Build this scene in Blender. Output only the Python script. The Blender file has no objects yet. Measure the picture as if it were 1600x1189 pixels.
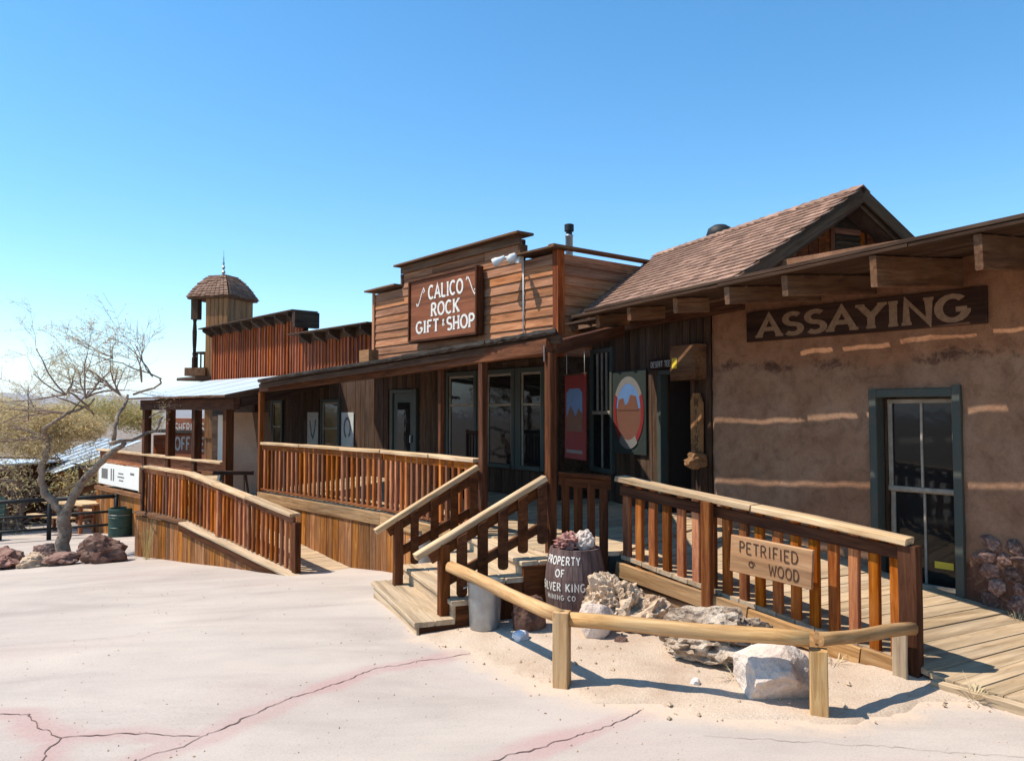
import bpy, bmesh, math, random
from mathutils import Vector, Matrix, noise
R = math.radians
rnd = random.Random(7)
sc = bpy.context.scene

# ------------------------------------------------------------------ camera
cam_d = bpy.data.cameras.new('camera'); cam = bpy.data.objects.new('camera', cam_d)
sc.collection.objects.link(cam); sc.camera = cam
cam.location = (0, 0, 1.75); cam.rotation_euler = (R(90 + 2.187), 0, 0)
cam_d.sensor_width = 36; cam_d.sensor_fit = 'HORIZONTAL'; cam_d.lens = 27.99
cam_d.clip_start = .05; cam_d.clip_end = 60000

# ------------------------------------------------------------------ sky, sun, exposure
SUN_EL = 58.0; SUN_TO = Vector((-math.cos(R(2)), -math.sin(R(2)), 0))      # horizontal direction towards the sun
w = bpy.data.worlds.new('World'); sc.world = w; w.use_nodes = True
nt = w.node_tree; bg = nt.nodes['Background']; sky = nt.nodes.new('ShaderNodeTexSky')
sky.sky_type = 'NISHITA'; sky.sun_disc = False; sky.sun_elevation = R(SUN_EL); sky.sun_rotation = R(268)
sky.altitude = 700; sky.air_density = .88; sky.dust_density = .1; sky.ozone_density = 1.0
hsv = nt.nodes.new('ShaderNodeHueSaturation'); hsv.inputs['Saturation'].default_value = 1.30; hsv.inputs['Hue'].default_value = .4905
nt.links.new(sky.outputs[0], hsv.inputs['Color']); nt.links.new(hsv.outputs[0], bg.inputs[0]); bg.inputs[1].default_value = .15
sd = bpy.data.lights.new('sun', 'SUN'); sun = bpy.data.objects.new('sun', sd); sc.collection.objects.link(sun)
sd.energy = 3.95; sd.angle = R(.53); sd.color = (1, .925, .81)
sdir = Vector((SUN_TO.x * math.cos(R(SUN_EL)), SUN_TO.y * math.cos(R(SUN_EL)), math.sin(R(SUN_EL))))
sun.rotation_euler = sdir.to_track_quat('Z', 'Y').to_euler(); sun.location = sdir * 50
sc.view_settings.view_transform = 'Standard'; sc.view_settings.look = 'None'
sc.view_settings.exposure = .74; sc.view_settings.gamma = 1
sc.render.engine = 'CYCLES'; sc.cycles.max_bounces = 6; sc.cycles.diffuse_bounces = 3
sc.cycles.use_denoising = True

# ------------------------------------------------------------------ materials
def nmat(name):
    m = bpy.data.materials.new(name); m.use_nodes = True
    n = m.node_tree.nodes; return m, n, m.node_tree.links, n['Principled BSDF']

def ramp(n, stops):
    r = n.new('ShaderNodeValToRGB'); e = r.color_ramp.elements
    while len(e) < len(stops): e.new(.5)
    for i, (p, c) in enumerate(stops): e[i].position = p; e[i].color = (*c, 1)
    return r

def mixc(n, l, fac, a, b, mode='MIX'):
    m = n.new('ShaderNodeMix'); m.data_type = 'RGBA'; m.blend_type = mode
    for sock, v in ((m.inputs[0], fac), (m.inputs[6], a), (m.inputs[7], b)):
        if hasattr(v, 'links'): l.new(v, sock)
        elif isinstance(v, (int, float)): sock.default_value = v
        else: sock.default_value = (*v, 1)
    return m.outputs[2]

def coords(n, l, scale, rand=True):
    tc = n.new('ShaderNodeTexCoord'); mp = n.new('ShaderNodeMapping'); mp.inputs['Scale'].default_value = scale
    if rand:
        oi = n.new('ShaderNodeObjectInfo'); ml = n.new('ShaderNodeMath'); ml.operation = 'MULTIPLY'; ml.inputs[1].default_value = 61.7
        l.new(oi.outputs['Random'], ml.inputs[0])
        ad = n.new('ShaderNodeVectorMath'); ad.operation = 'ADD'
        l.new(tc.outputs['Object'], ad.inputs[0]); l.new(ml.outputs[0], ad.inputs[1]); l.new(ad.outputs[0], mp.inputs[0])
    else: l.new(tc.outputs['Object'], mp.inputs[0])
    return mp.outputs[0]

def noise_n(n, l, vec, scale=1, detail=5, rough=.6, dist=0):
    t = n.new('ShaderNodeTexNoise'); t.inputs['Scale'].default_value = scale; t.inputs['Detail'].default_value = detail
    t.inputs['Roughness'].default_value = rough; t.inputs['Distortion'].default_value = dist
    l.new(vec, t.inputs['Vector']); return t.outputs[0]

def wood(name, dark, mid, light, grey=(.22, .18, .15), greyamt=.25, vary=.5, grain=1., rough=.8, bump=.35, patch=1.3):
    m, n, l, b = nmat(name)
    g = noise_n(n, l, coords(n, l, (2.4 * grain, 30 * grain, 30 * grain)), 1, 9, .68, .8)
    r = ramp(n, [(.24, dark), (.46, mid), (.66, light), (.80, mid)]); l.new(g, r.inputs[0])
    p = noise_n(n, l, coords(n, l, (patch, patch * 3, patch * 3)), 1, 4, .65)
    pr = ramp(n, [(.42, (0, 0, 0)), (.68, (greyamt,) * 3)]); l.new(p, pr.inputs[0])
    c = mixc(n, l, pr.outputs[0], r.outputs[0], grey)
    k = noise_n(n, l, coords(n, l, (.5, 9, 9)), 1, 3, .5)
    kr = ramp(n, [(.30, (.45,) * 3), (.52, (1,) * 3)]); l.new(k, kr.inputs[0])
    c = mixc(n, l, .8, c, kr.outputs[0], 'MULTIPLY')
    oi = n.new('ShaderNodeObjectInfo'); mr = n.new('ShaderNodeMapRange')
    mr.inputs[3].default_value = 1 - vary * .62; mr.inputs[4].default_value = 1 + vary * .45; l.new(oi.outputs['Random'], mr.inputs[0])
    hs = n.new('ShaderNodeHueSaturation'); l.new(c, hs.inputs['Color']); l.new(mr.outputs[0], hs.inputs['Value'])
    w2 = n.new('ShaderNodeMath'); w2.operation = 'MULTIPLY'; w2.inputs[1].default_value = 17.3; l.new(oi.outputs['Random'], w2.inputs[0])
    w3 = n.new('ShaderNodeMath'); w3.operation = 'FRACT'; l.new(w2.outputs[0], w3.inputs[0])
    m2 = n.new('ShaderNodeMapRange'); m2.inputs[3].default_value = 1 - vary * .18; m2.inputs[4].default_value = 1 + vary * .12
    l.new(w3.outputs[0], m2.inputs[0]); l.new(m2.outputs[0], hs.inputs['Saturation'])
    l.new(hs.outputs[0], b.inputs['Base Color'])
    b.inputs['Roughness'].default_value = rough; b.inputs['Specular IOR Level'].default_value = .12
    bp = n.new('ShaderNodeBump'); bp.inputs['Strength'].default_value = bump; bp.inputs['Distance'].default_value = .01
    l.new(g, bp.inputs['Height']); l.new(bp.outputs[0], b.inputs['Normal'])
    return m

def earth(name, stops, scale=6, fine=60, rough=.95, bump=.4, vary=.2, dist=.02, rand=True, spec=.15):
    m, n, l, b = nmat(name)
    a = noise_n(n, l, coords(n, l, (scale,) * 3, rand), 1, 8, .62, .3)
    r = ramp(n, stops); l.new(a, r.inputs[0])
    f = noise_n(n, l, coords(n, l, (fine,) * 3, rand), 1, 3, .7)
    fr = ramp(n, [(.3, (.72,) * 3), (.6, (1.05,) * 3)]); l.new(f, fr.inputs[0])
    c = mixc(n, l, .7, r.outputs[0], fr.outputs[0], 'MULTIPLY')
    oi = n.new('ShaderNodeObjectInfo'); mr = n.new('ShaderNodeMapRange'); mr.inputs[3].default_value = 1 - vary; mr.inputs[4].default_value = 1 + vary
    l.new(oi.outputs['Random'], mr.inputs[0])
    hs = n.new('ShaderNodeHueSaturation'); l.new(c, hs.inputs['Color']); l.new(mr.outputs[0], hs.inputs['Value'])
    l.new(hs.outputs[0], b.inputs['Base Color']); b.inputs['Roughness'].default_value = rough; b.inputs['Specular IOR Level'].default_value = spec
    s = n.new('ShaderNodeMath'); s.operation = 'ADD'; l.new(a, s.inputs[0]); l.new(f, s.inputs[1])
    bp = n.new('ShaderNodeBump'); bp.inputs['Strength'].default_value = bump; bp.inputs['Distance'].default_value = dist
    l.new(s.outputs[0], bp.inputs['Height']); l.new(bp.outputs[0], b.inputs['Normal'])
    return m

def paint(name, col, rough=.6, metal=0, wear=.25, wearcol=None, scale=9, spec=.3, lo=.40, hi=.66):
    m, n, l, b = nmat(name)
    a = noise_n(n, l, coords(n, l, (scale,) * 3), 1, 6, .65)
    wc = wearcol or tuple(c * .55 for c in col)
    r = ramp(n, [(lo, col), (hi, tuple(col[i] * (1 - wear) + wc[i] * wear for i in range(3)))]); l.new(a, r.inputs[0])
    l.new(r.outputs[0], b.inputs['Base Color']); b.inputs['Roughness'].default_value = rough; b.inputs['Metallic'].default_value = metal
    b.inputs['Specular IOR Level'].default_value = spec
    return m

M = {}
M['stain'] = wood('stained_wood', (.060, .012, .004), (.29, .078, .018), (.50, .185, .050), (.27, .14, .08), .30, .8)
M['stain_dark'] = wood('dark_stained_wood', (.022, .007, .003), (.085, .026, .009), (.16, .055, .018), (.11, .06, .036), .25, .45)
M['pale'] = wood('bleached_wood', (.25, .125, .052), (.52, .335, .175), (.72, .53, .32), (.48, .35, .24), .45, .25)
M['honey'] = wood('honey_wood', (.22, .095, .032), (.49, .265, .100), (.64, .41, .185), (.44, .31, .19), .35, .2)
M['skirt'] = wood('skirting_wood', (.07, .020, .006), (.30, .108, .026), (.50, .23, .07), (.15, .075, .04), .55, .6, patch=1.8)
M['deck'] = wood('deck_wood', (.27, .165, .085), (.48, .34, .205), (.60, .45, .29), (.52, .40, .28), .45, .25)
M['trim'] = wood('trim_wood', (.15, .070, .024), (.36, .195, .080), (.52, .32, .155), (.36, .24, .14), .4, .3)
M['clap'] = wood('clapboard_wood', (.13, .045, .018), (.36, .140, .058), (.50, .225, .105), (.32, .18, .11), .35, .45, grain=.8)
M['redboard'] = wood('red_batten_wood', (.055, .011, .004), (.27, .056, .016), (.42, .12, .036), (.15, .07, .04), .3, .6)
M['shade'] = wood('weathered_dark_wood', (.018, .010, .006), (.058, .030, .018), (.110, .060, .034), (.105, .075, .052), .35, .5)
M['beam'] = wood('old_beam_wood', (.045, .017, .008), (.125, .054, .024), (.20, .10, .046), (.20, .135, .085), .40, .35)
M['brown_sign'] = wood('brown_sign_wood', (.19, .060, .030), (.25, .085, .042), (.30, .11, .055), (.24, .10, .06), .15, .1, grain=.6)
M['dark_sign'] = wood('dark_sign_wood', (.018, .007, .005), (.034, .014, .009), (.055, .025, .015), (.05, .03, .02), .2, .1, grain=.6)
M['carved'] = wood('carved_sign_wood', (.22, .095, .040), (.40, .20, .090), (.52, .30, .15), (.36, .22, .13), .3, .1, grain=.7)
M['tan_board'] = wood('tan_board_wood', (.15, .060, .022), (.27, .125, .050), (.36, .19, .085), (.24, .15, .09), .3, .3)
M['groove'] = paint('carved_groove', (.075, .030, .014), .9)
M['green'] = paint('green_trim_paint', (.048, .062, .053), .65, wear=.6, wearcol=(.085, .068, .05))
M['white'] = paint('white_paint', (.78, .76, .70), .6, wear=.15)
M['letter'] = paint('chipped_letter_paint', (.74, .70, .62), .7, wear=1., wearcol=(.30, .14, .09), scale=38, lo=.56, hi=.66)
M['letter_tan'] = paint('faded_letter_paint', (.24, .145, .085), .8, wear=.5, wearcol=(.1, .05, .03), scale=22)
M['sash'] = paint('sash_paint', (.33, .28, .22), .7, wear=.5, wearcol=(.12, .09, .065))
M['black'] = paint('black_iron', (.018, .017, .016), .6)
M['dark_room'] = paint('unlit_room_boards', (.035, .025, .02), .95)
M['galv'] = paint('galvanised_steel', (.36, .37, .37), .42, .75, .5, (.22, .2, .18), 7)
M['white_metal'] = paint('white_metal_roofing', (.52, .60, .66), .45, .0, .35, (.40, .42, .42), 2)
M['lamp_white'] = paint('lamp_enamel', (.75, .74, .70), .4)
M['bin_green'] = paint('green_bin_plastic', (.022, .055, .040), .5)
M['tarpaper'] = earth('rolled_roofing', [(.35, (.025, .022, .02)), (.65, (.07, .06, .05))], 4, 80)
M['poster_red'] = paint('poster_red', (.17, .014, .014), .6)
M['poster_blue'] = paint('poster_blue', (.09, .17, .33), .6)
M['poster_brown'] = paint('poster_brown', (.13, .055, .035), .6)
M['poster_grey'] = paint('poster_grey', (.16, .15, .14), .7)
M['poster_green'] = paint('poster_green', (.022, .030, .026), .7)
M['yellow'] = paint('yellow_card', (.72, .52, .05), .6)
M['paper'] = paint('faded_paper', (.50, .50, .46), .7, wear=.4)
M['ink'] = paint('print_ink', (.10, .10, .11), .7)
M['barrel'] = wood('barrel_staves', (.065, .036, .031), (.130, .080, .070), (.18, .118, .104), (.16, .115, .10), .4, .25)
M['plaster_tan'] = earth('pale_plaster', [(.3, (.44, .29, .20)), (.7, (.55, .38, .27))], 2, 50)
M['rock_white'] = earth('white_rock', [(.25, (.34, .22, .165)), (.42, (.56, .44, .36)), (.7, (.70, .61, .53))], 3, 30, bump=.7, vary=.08)
M['rock_tan'] = earth('tan_conglomerate', [(.25, (.32, .20, .12)), (.5, (.58, .42, .28)), (.75, (.70, .55, .40))], 5, 40, bump=.9, vary=.12)
M['rock_lava'] = earth('pitted_rock', [(.34, (.06, .035, .028)), (.47, (.42, .31, .22)), (.62, (.66, .55, .43))], 5, 45, bump=1., vary=.1)
M['rock_red'] = earth('red_brown_rock', [(.3, (.13, .065, .052)), (.5, (.28, .155, .12)), (.72, (.40, .26, .20))], 3, 40, bump=.7, vary=.25)
M['rock_dark'] = earth('dark_brown_rock', [(.3, (.055, .030, .024)), (.5, (.14, .075, .055)), (.72, (.24, .16, .12))], 4, 40, bump=.8, vary=.2)
M['rock_pink'] = earth('pink_rock', [(.3, (.22, .09, .07)), (.5, (.44, .20, .16)), (.72, (.56, .33, .27))], 8, 40, bump=.9, vary=.1)
M['rock_blue'] = earth('pale_blue_rock', [(.3, (.30, .32, .36)), (.5, (.52, .54, .58)), (.72, (.70, .70, .70))], 9, 40, bump=.8, vary=.1)
M['stone_wall'] = earth('wall_stone', [(.3, (.09, .05, .042)), (.5, (.22, .125, .10)), (.72, (.46, .35, .29))], 6, 40, bump=.7, vary=.45)
M['bark'] = earth('grey_brown_bark', [(.3, (.17, .115, .08)), (.5, (.34, .25, .18)), (.7, (.46, .36, .27))], 11, 60, bump=1., vary=.1)
M['twig'] = paint('twig_bark', (.24, .17, .13), .9)
M['straw'] = paint('dry_straw', (.52, .42, .24), .9)
M['shingle'] = earth('roof_shingle', [(.3, (.19, .105, .070)), (.5, (.305, .180, .125)), (.72, (.41, .265, .195))], 7, 90, bump=.5, vary=.28)
M['hill'] = earth('far_hills', [(.3, (.20, .15, .12)), (.7, (.32, .25, .20))], .0015, .02, rand=False)

def leafmat(name, c1, c2):
    m, n, l, b = nmat(name)
    g = n.new('ShaderNodeNewGeometry'); r = ramp(n, [(0, c1), (1, c2)]); l.new(g.outputs['Random Per Island'], r.inputs[0])
    l.new(r.outputs[0], b.inputs['Base Color']); b.inputs['Roughness'].default_value = .8; b.inputs['Specular IOR Level'].default_value = .2
    t = n.new('ShaderNodeBsdfTranslucent'); l.new(r.outputs[0], t.inputs[0])
    mx = n.new('ShaderNodeMixShader'); mx.inputs[0].default_value = .35
    l.new(b.outputs[0], mx.inputs[1]); l.new(t.outputs[0], mx.inputs[2]); l.new(mx.outputs[0], n['Material Output'].inputs[0])
    return m
M['leaf_tan'] = leafmat('dry_leaves', (.70, .52, .30), (.56, .47, .22))
M['leaf_olive'] = leafmat('olive_leaves', (.42, .38, .13), (.60, .47, .24))

def glassmat():
    m, n, l, b = nmat('window_glass')
    b.inputs['Base Color'].default_value = (.012, .013, .013, 1); b.inputs['Roughness'].default_value = .04
    b.inputs['Specular IOR Level'].default_value = .35
    v = noise_n(n, l, coords(n, l, (5, 5, 5)), 1, 2)
    bp = n.new('ShaderNodeBump'); bp.inputs['Strength'].default_value = .05; bp.inputs['Distance'].default_value = .02
    l.new(v, bp.inputs['Height']); l.new(bp.outputs[0], b.inputs['Normal'])
    return m
M['glass'] = glassmat()

def plastermat():
    m, n, l, b = nmat('adobe_plaster')
    c0 = coords(n, l, (1, 1, 1), False)
    a = noise_n(n, l, c0, 1.6, 7, .6, .4)
    r = ramp(n, [(.3, (.195, .098, .056)), (.5, (.265, .148, .090)), (.7, (.32, .192, .124))]); l.new(a, r.inputs[0])
    # dark eroded adobe: a ragged band where the upper coat has fallen away
    sx = n.new('ShaderNodeSeparateXYZ'); tc = n.new('ShaderNodeTexCoord'); l.new(tc.outputs['Object'], sx.inputs[0])
    e = noise_n(n, l, c0, 9, 6, .75, .6)
    at = n.new('ShaderNodeAttribute'); at.attribute_name = 'erode'
    mm = n.new('ShaderNodeMath'); mm.operation = 'MULTIPLY'; l.new(at.outputs['Fac'], mm.inputs[0]); l.new(e, mm.inputs[1])
    er = ramp(n, [(.33, (0, 0, 0)), (.46, (.85, .85, .85))]); l.new(mm.outputs[0], er.inputs[0])
    uc = n.new('ShaderNodeAttribute'); uc.attribute_name = 'upper_coat'
    ucol = mixc(n, l, 1., r.outputs[0], (.98, .84, .74), 'MULTIPLY')
    c = mixc(n, l, uc.outputs['Fac'], r.outputs[0], ucol)
    c = mixc(n, l, er.outputs[0], c, (.085, .040, .028))
    mo = noise_n(n, l, c0, 7, 8, .75, .5); mor = ramp(n, [(.32, (.62, .58, .56)), (.5, (1, 1, 1)), (.66, (1.16, 1.14, 1.12))]); l.new(mo, mor.inputs[0])
    c = mixc(n, l, .8, c, mor.outputs[0], 'MULTIPLY')
    f = noise_n(n, l, c0, 45, 4, .7); fr = ramp(n, [(.3, (.75,) * 3), (.6, (1.04,) * 3)]); l.new(f, fr.inputs[0])
    c = mixc(n, l, .6, c, fr.outputs[0], 'MULTIPLY')
    l.new(c, b.inputs['Base Color']); b.inputs['Roughness'].default_value = .95; b.inputs['Specular IOR Level'].default_value = .1
    sb = n.new('ShaderNodeMath'); sb.operation = 'SUBTRACT'; l.new(f, sb.inputs[0]); l.new(er.outputs[0], sb.inputs[1])
    bp = n.new('ShaderNodeBump'); bp.inputs['Strength'].default_value = .5; bp.inputs['Distance'].default_value = .012
    l.new(sb.outputs[0], bp.inputs['Height']); l.new(bp.outputs[0], b.inputs['Normal'])
    return m
M['plaster'] = plastermat()

def groundmat():
    m, n, l, b = nmat('dusty_street')
    c0 = coords(n, l, (1, 1, 1), False)
    a = noise_n(n, l, c0, .55, 8, .6, .3)
    r = ramp(n, [(.3, (.40, .335, .288)), (.5, (.46, .388, .332)), (.7, (.51, .432, .368))]); l.new(a, r.inputs[0])
    st = noise_n(n, l, coords(n, l, (.45, 1.7, 1), False), 1, 8, .66, .5)
    sr = ramp(n, [(.36, (.87, .86, .86)), (.50, (.97, .97, .97)), (.62, (1.03, 1.03, 1.02))]); l.new(st, sr.inputs[0])
    c = mixc(n, l, 1., r.outputs[0], sr.outputs[0], 'MULTIPLY')
    pk = n.new('ShaderNodeAttribute'); pk.attribute_name = 'pink'
    c = mixc(n, l, pk.outputs['Fac'], c, (.425, .265, .240))
    du = n.new('ShaderNodeAttribute'); du.attribute_name = 'dust'
    dn = noise_n(n, l, c0, 5, 6, .7); dm = n.new('ShaderNodeMath'); dm.operation = 'MULTIPLY'; l.new(du.outputs['Fac'], dm.inputs[0]); l.new(dn, dm.inputs[1])
    dr = ramp(n, [(.2, (0, 0, 0)), (.5, (1, 1, 1))]); l.new(dm.outputs[0], dr.inputs[0])
    c = mixc(n, l, dr.outputs[0], c, (.56, .43, .325))
    f = noise_n(n, l, c0, 85, 3, .75); fr = ramp(n, [(.30, (.80,) * 3), (.52, (1.03,) * 3)]); l.new(f, fr.inputs[0])
    c = mixc(n, l, .75, c, fr.outputs[0], 'MULTIPLY')
    v = n.new('ShaderNodeTexVoronoi'); v.inputs['Scale'].default_value = 9; l.new(c0, v.inputs['Vector'])
    vr = ramp(n, [(.035, (.55, .52, .5)), (.07, (1, 1, 1))]); l.new(v.outputs['Distance'], vr.inputs[0])
    c = mixc(n, l, .5, c, vr.outputs[0], 'MULTIPLY')
    ds = n.new('ShaderNodeAttribute'); ds.attribute_name = 'desert'; dv = noise_n(n, l, c0, .12, 8, .7)
    dvr = ramp(n, [(.35, (.15, .105, .07)), (.6, (.29, .215, .155))]); l.new(dv, dvr.inputs[0])
    c = mixc(n, l, ds.outputs['Fac'], c, dvr.outputs[0])
    l.new(c, b.inputs['Base Color']); b.inputs['Roughness'].default_value = .92; b.inputs['Specular IOR Level'].default_value = .15
    bp = n.new('ShaderNodeBump'); bp.inputs['Strength'].default_value = .22; bp.inputs['Distance'].default_value = .008
    l.new(f, bp.inputs['Height']); l.new(bp.outputs[0], b.inputs['Normal'])
    return m
M['ground'] = groundmat()
M['sand'] = earth('garden_sand', [(.3, (.46, .33, .235)), (.5, (.55, .42, .31)), (.7, (.61, .48, .37))], 2.2, 75, bump=.6, vary=0, rand=False)
M['crack'] = paint('crack_dirt', (.17, .105, .085), .95)

# ------------------------------------------------------------------ building blocks
WM = {}
def link(o, parent, mat4):
    sc.collection.objects.link(o); o.matrix_basis = mat4
    if parent is not None:
        o.parent = parent; o.matrix_parent_inverse = WM[parent.name].inverted()
    WM[o.name] = mat4.copy()
    return o

def tag(o, label=None, cat=None, group=None, kind=None):
    if label: o['label'] = label
    if cat: o['category'] = cat
    if group: o['group'] = group
    if kind: o['kind'] = kind
    return o

def thing(name, loc, label, cat, group=None):
    o = bpy.data.objects.new(name, None); o.empty_display_size = .1
    link(o, None, Matrix.Translation(Vector(loc))); return tag(o, label, cat, group)

class Fr:                                           # a wall frame: s runs along the wall away from the viewer, d out to the street, z up
    def __init__(f, ox, oy, a, oz=0):
        f.o = Vector((ox, oy, oz)); f.a = a
        f.u = Vector((-math.sin(R(a)), math.cos(R(a)), 0)); f.n = Vector((-math.cos(R(a)), -math.sin(R(a)), 0)); f.k = Vector((0, 0, 1))
    def __call__(f, s, d, z): return f.o + f.u * s + f.n * d + f.k * z

def basis(x, y, z, loc):
    return Matrix(((x.x, y.x, z.x, loc.x), (x.y, y.y, z.y, loc.y), (x.z, y.z, z.z, loc.z), (0, 0, 0, 1)))

_cache = {}
def slab_mesh(L, W, T, mat, rag=.0025):
    key = (round(L, 2), round(W, 3), round(T, 3), mat.name, rnd.randrange(3))
    if key in _cache: return _cache[key]
    L, W, T = max(.004, L), max(.002, W), max(.002, T)
    c = min(.006, .16 * min(W, T)); rg = min(rag, .08 * min(W, T), .05 * L)
    ring = [(-W/2 + c, -T/2), (W/2 - c, -T/2), (W/2, -T/2 + c), (W/2, T/2 - c), (W/2 - c, T/2), (-W/2 + c, T/2), (-W/2, T/2 - c), (-W/2, -T/2 + c)]
    vs, fs = [], []
    for i, x in enumerate((-L/2, rnd.uniform(-.15, .15) * L, L/2)):
        jy, jz = (rnd.uniform(-rg, rg), rnd.uniform(-rg, rg))
        for (y, z) in ring: vs.append((x + rnd.uniform(-rg, rg) * .5, y + jy + rnd.uniform(-rg, rg) * .4, z + jz + rnd.uniform(-rg, rg) * .4))
    for i in range(2):
        for j in range(8): fs.append((i*8 + j, i*8 + (j+1) % 8, i*8 + 8 + (j+1) % 8, i*8 + 8 + j))
    fs.append(tuple(range(7, -1, -1))); fs.append(tuple(range(16, 24)))
    me = bpy.data.meshes.new('slab'); me.from_pydata(vs, [], fs); me.materials.append(mat); me.update()
    _cache[key] = me; return me

def mk(mat): return M[mat] if isinstance(mat, str) else mat

def slab(name, mat, parent, center, ax, ay, az, L, W, T, rag=.0025):
    o = bpy.data.objects.new(name, slab_mesh(L, W, T, mk(mat), rag))
    return link(o, parent, basis(ax, ay, az, center))

def bx(name, mat, parent, fr, s0, s1, d0, d1, z0, z1, rag=.0025):
    c = fr((s0 + s1) / 2, (d0 + d1) / 2, (z0 + z1) / 2); ls, ld, lz = abs(s1 - s0), abs(d1 - d0), abs(z1 - z0)
    if ls >= ld and ls >= lz: return slab(name, mat, parent, c, fr.u, fr.n, fr.k, ls, ld, lz, rag)
    if ld >= lz: return slab(name, mat, parent, c, fr.n, fr.k, fr.u, ld, lz, ls, rag)
    return slab(name, mat, parent, c, fr.k, fr.u, fr.n, lz, ls, ld, rag)

def bar(name, mat, parent, p0, p1, w, t, up=(0, 0, 1), rag=.0025):
    p0, p1 = Vector(p0), Vector(p1); x = (p1 - p0).normalized(); up = Vector(up)
    y = up.cross(x).normalized(); z = x.cross(y)
    return slab(name, mat, parent, (p0 + p1) / 2, x, y, z, (p1 - p0).length, w, t, rag)

def meshobj(name, mat, parent, vs, fs, smooth=False, origin=None):
    vs = [Vector(v) for v in vs]
    if origin is None:
        lo = Vector((min(v.x for v in vs), min(v.y for v in vs), min(v.z for v in vs))); hi = Vector((max(v.x for v in vs), max(v.y for v in vs), max(v.z for v in vs)))
        origin = Vector(((lo.x + hi.x) / 2, (lo.y + hi.y) / 2, lo.z))
    origin = Vector(origin)
    me = bpy.data.meshes.new(name); me.from_pydata([v - origin for v in vs], [], fs)
    bm = bmesh.new(); bm.from_mesh(me); bmesh.ops.recalc_face_normals(bm, faces=bm.faces); bm.to_mesh(me); bm.free()
    me.materials.append(mk(mat))
    if smooth: me.polygons.foreach_set('use_smooth', [True] * len(me.polygons))
    o = bpy.data.objects.new(name, me)
    return link(o, parent, Matrix.Translation(origin))

def prism(name, mat, parent, pts, off):             # a polygon given thickness
    n = len(pts); off = Vector(off); pts = [Vector(p) for p in pts]
    vs = pts + [p + off for p in pts]
    fs = [tuple(range(n)), tuple(range(2*n - 1, n - 1, -1))] + [(i, (i+1) % n, n + (i+1) % n, n + i) for i in range(n)]
    return meshobj(name, mat, parent, vs, fs)

def lathe(name, mat, parent, base, prof, seg=20, smooth=True, wob=0):
    base = Vector(base); vs, fs = [], []
    for (r, z) in prof:
        for j in range(seg):
            a = 2 * math.pi * j / seg; rr = r * (1 + (rnd.uniform(-wob, wob) if wob else 0))
            vs.append(base + Vector((rr * math.cos(a), rr * math.sin(a), z)))
    for i in range(len(prof) - 1):
        for j in range(seg): fs.append((i*seg + j, i*seg + (j+1) % seg, (i+1)*seg + (j+1) % seg, (i+1)*seg + j))
    if prof[0][0] > 1e-4: fs.append(tuple(range(seg - 1, -1, -1)))
    if prof[-1][0] > 1e-4: fs.append(tuple(range((len(prof) - 1) * seg, len(prof) * seg)))
    o = meshobj(name, mat, parent, vs, fs, smooth, base)
    if smooth:
        bm = bmesh.new(); bm.from_mesh(o.data); bmesh.ops.remove_doubles(bm, verts=bm.verts, dist=1e-5)
        for e in bm.edges:
            if len(e.link_faces) == 2 and e.calc_face_angle(0) > .7: e.smooth = False
        bm.to_mesh(o.data); bm.free()
    return o

def tube_geo(vs, fs, pts, rads, seg=7):
    b = len(vs); prev = None
    for i, p in enumerate(pts):
        t = (pts[min(i+1, len(pts)-1)] - pts[max(i-1, 0)]).normalized()
        a = Vector((0, 0, 1)) if abs(t.z) < .9 else Vector((1, 0, 0))
        if prev is not None: a = prev
        x = (a - t * a.dot(t)).normalized(); y = t.cross(x); prev = x
        for j in range(seg):
            q = 2 * math.pi * j / seg; vs.append(p + (x * math.cos(q) + y * math.sin(q)) * rads[i])
    n = len(pts)
    for i in range(n - 1):
        for j in range(seg): fs.append((b + i*seg + j, b + i*seg + (j+1) % seg, b + (i+1)*seg + (j+1) % seg, b + (i+1)*seg + j))
    fs.append(tuple(b + j for j in range(seg - 1, -1, -1))); fs.append(tuple(b + (n-1)*seg + j for j in range(seg)))

def tube(name, mat, parent, pts, rads, seg=7):
    vs, fs = [], []; tube_geo(vs, fs, [Vector(p) for p in pts], rads if isinstance(rads, list) else [rads] * len(pts), seg)
    return meshobj(name, mat, parent, vs, fs, True)

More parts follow.
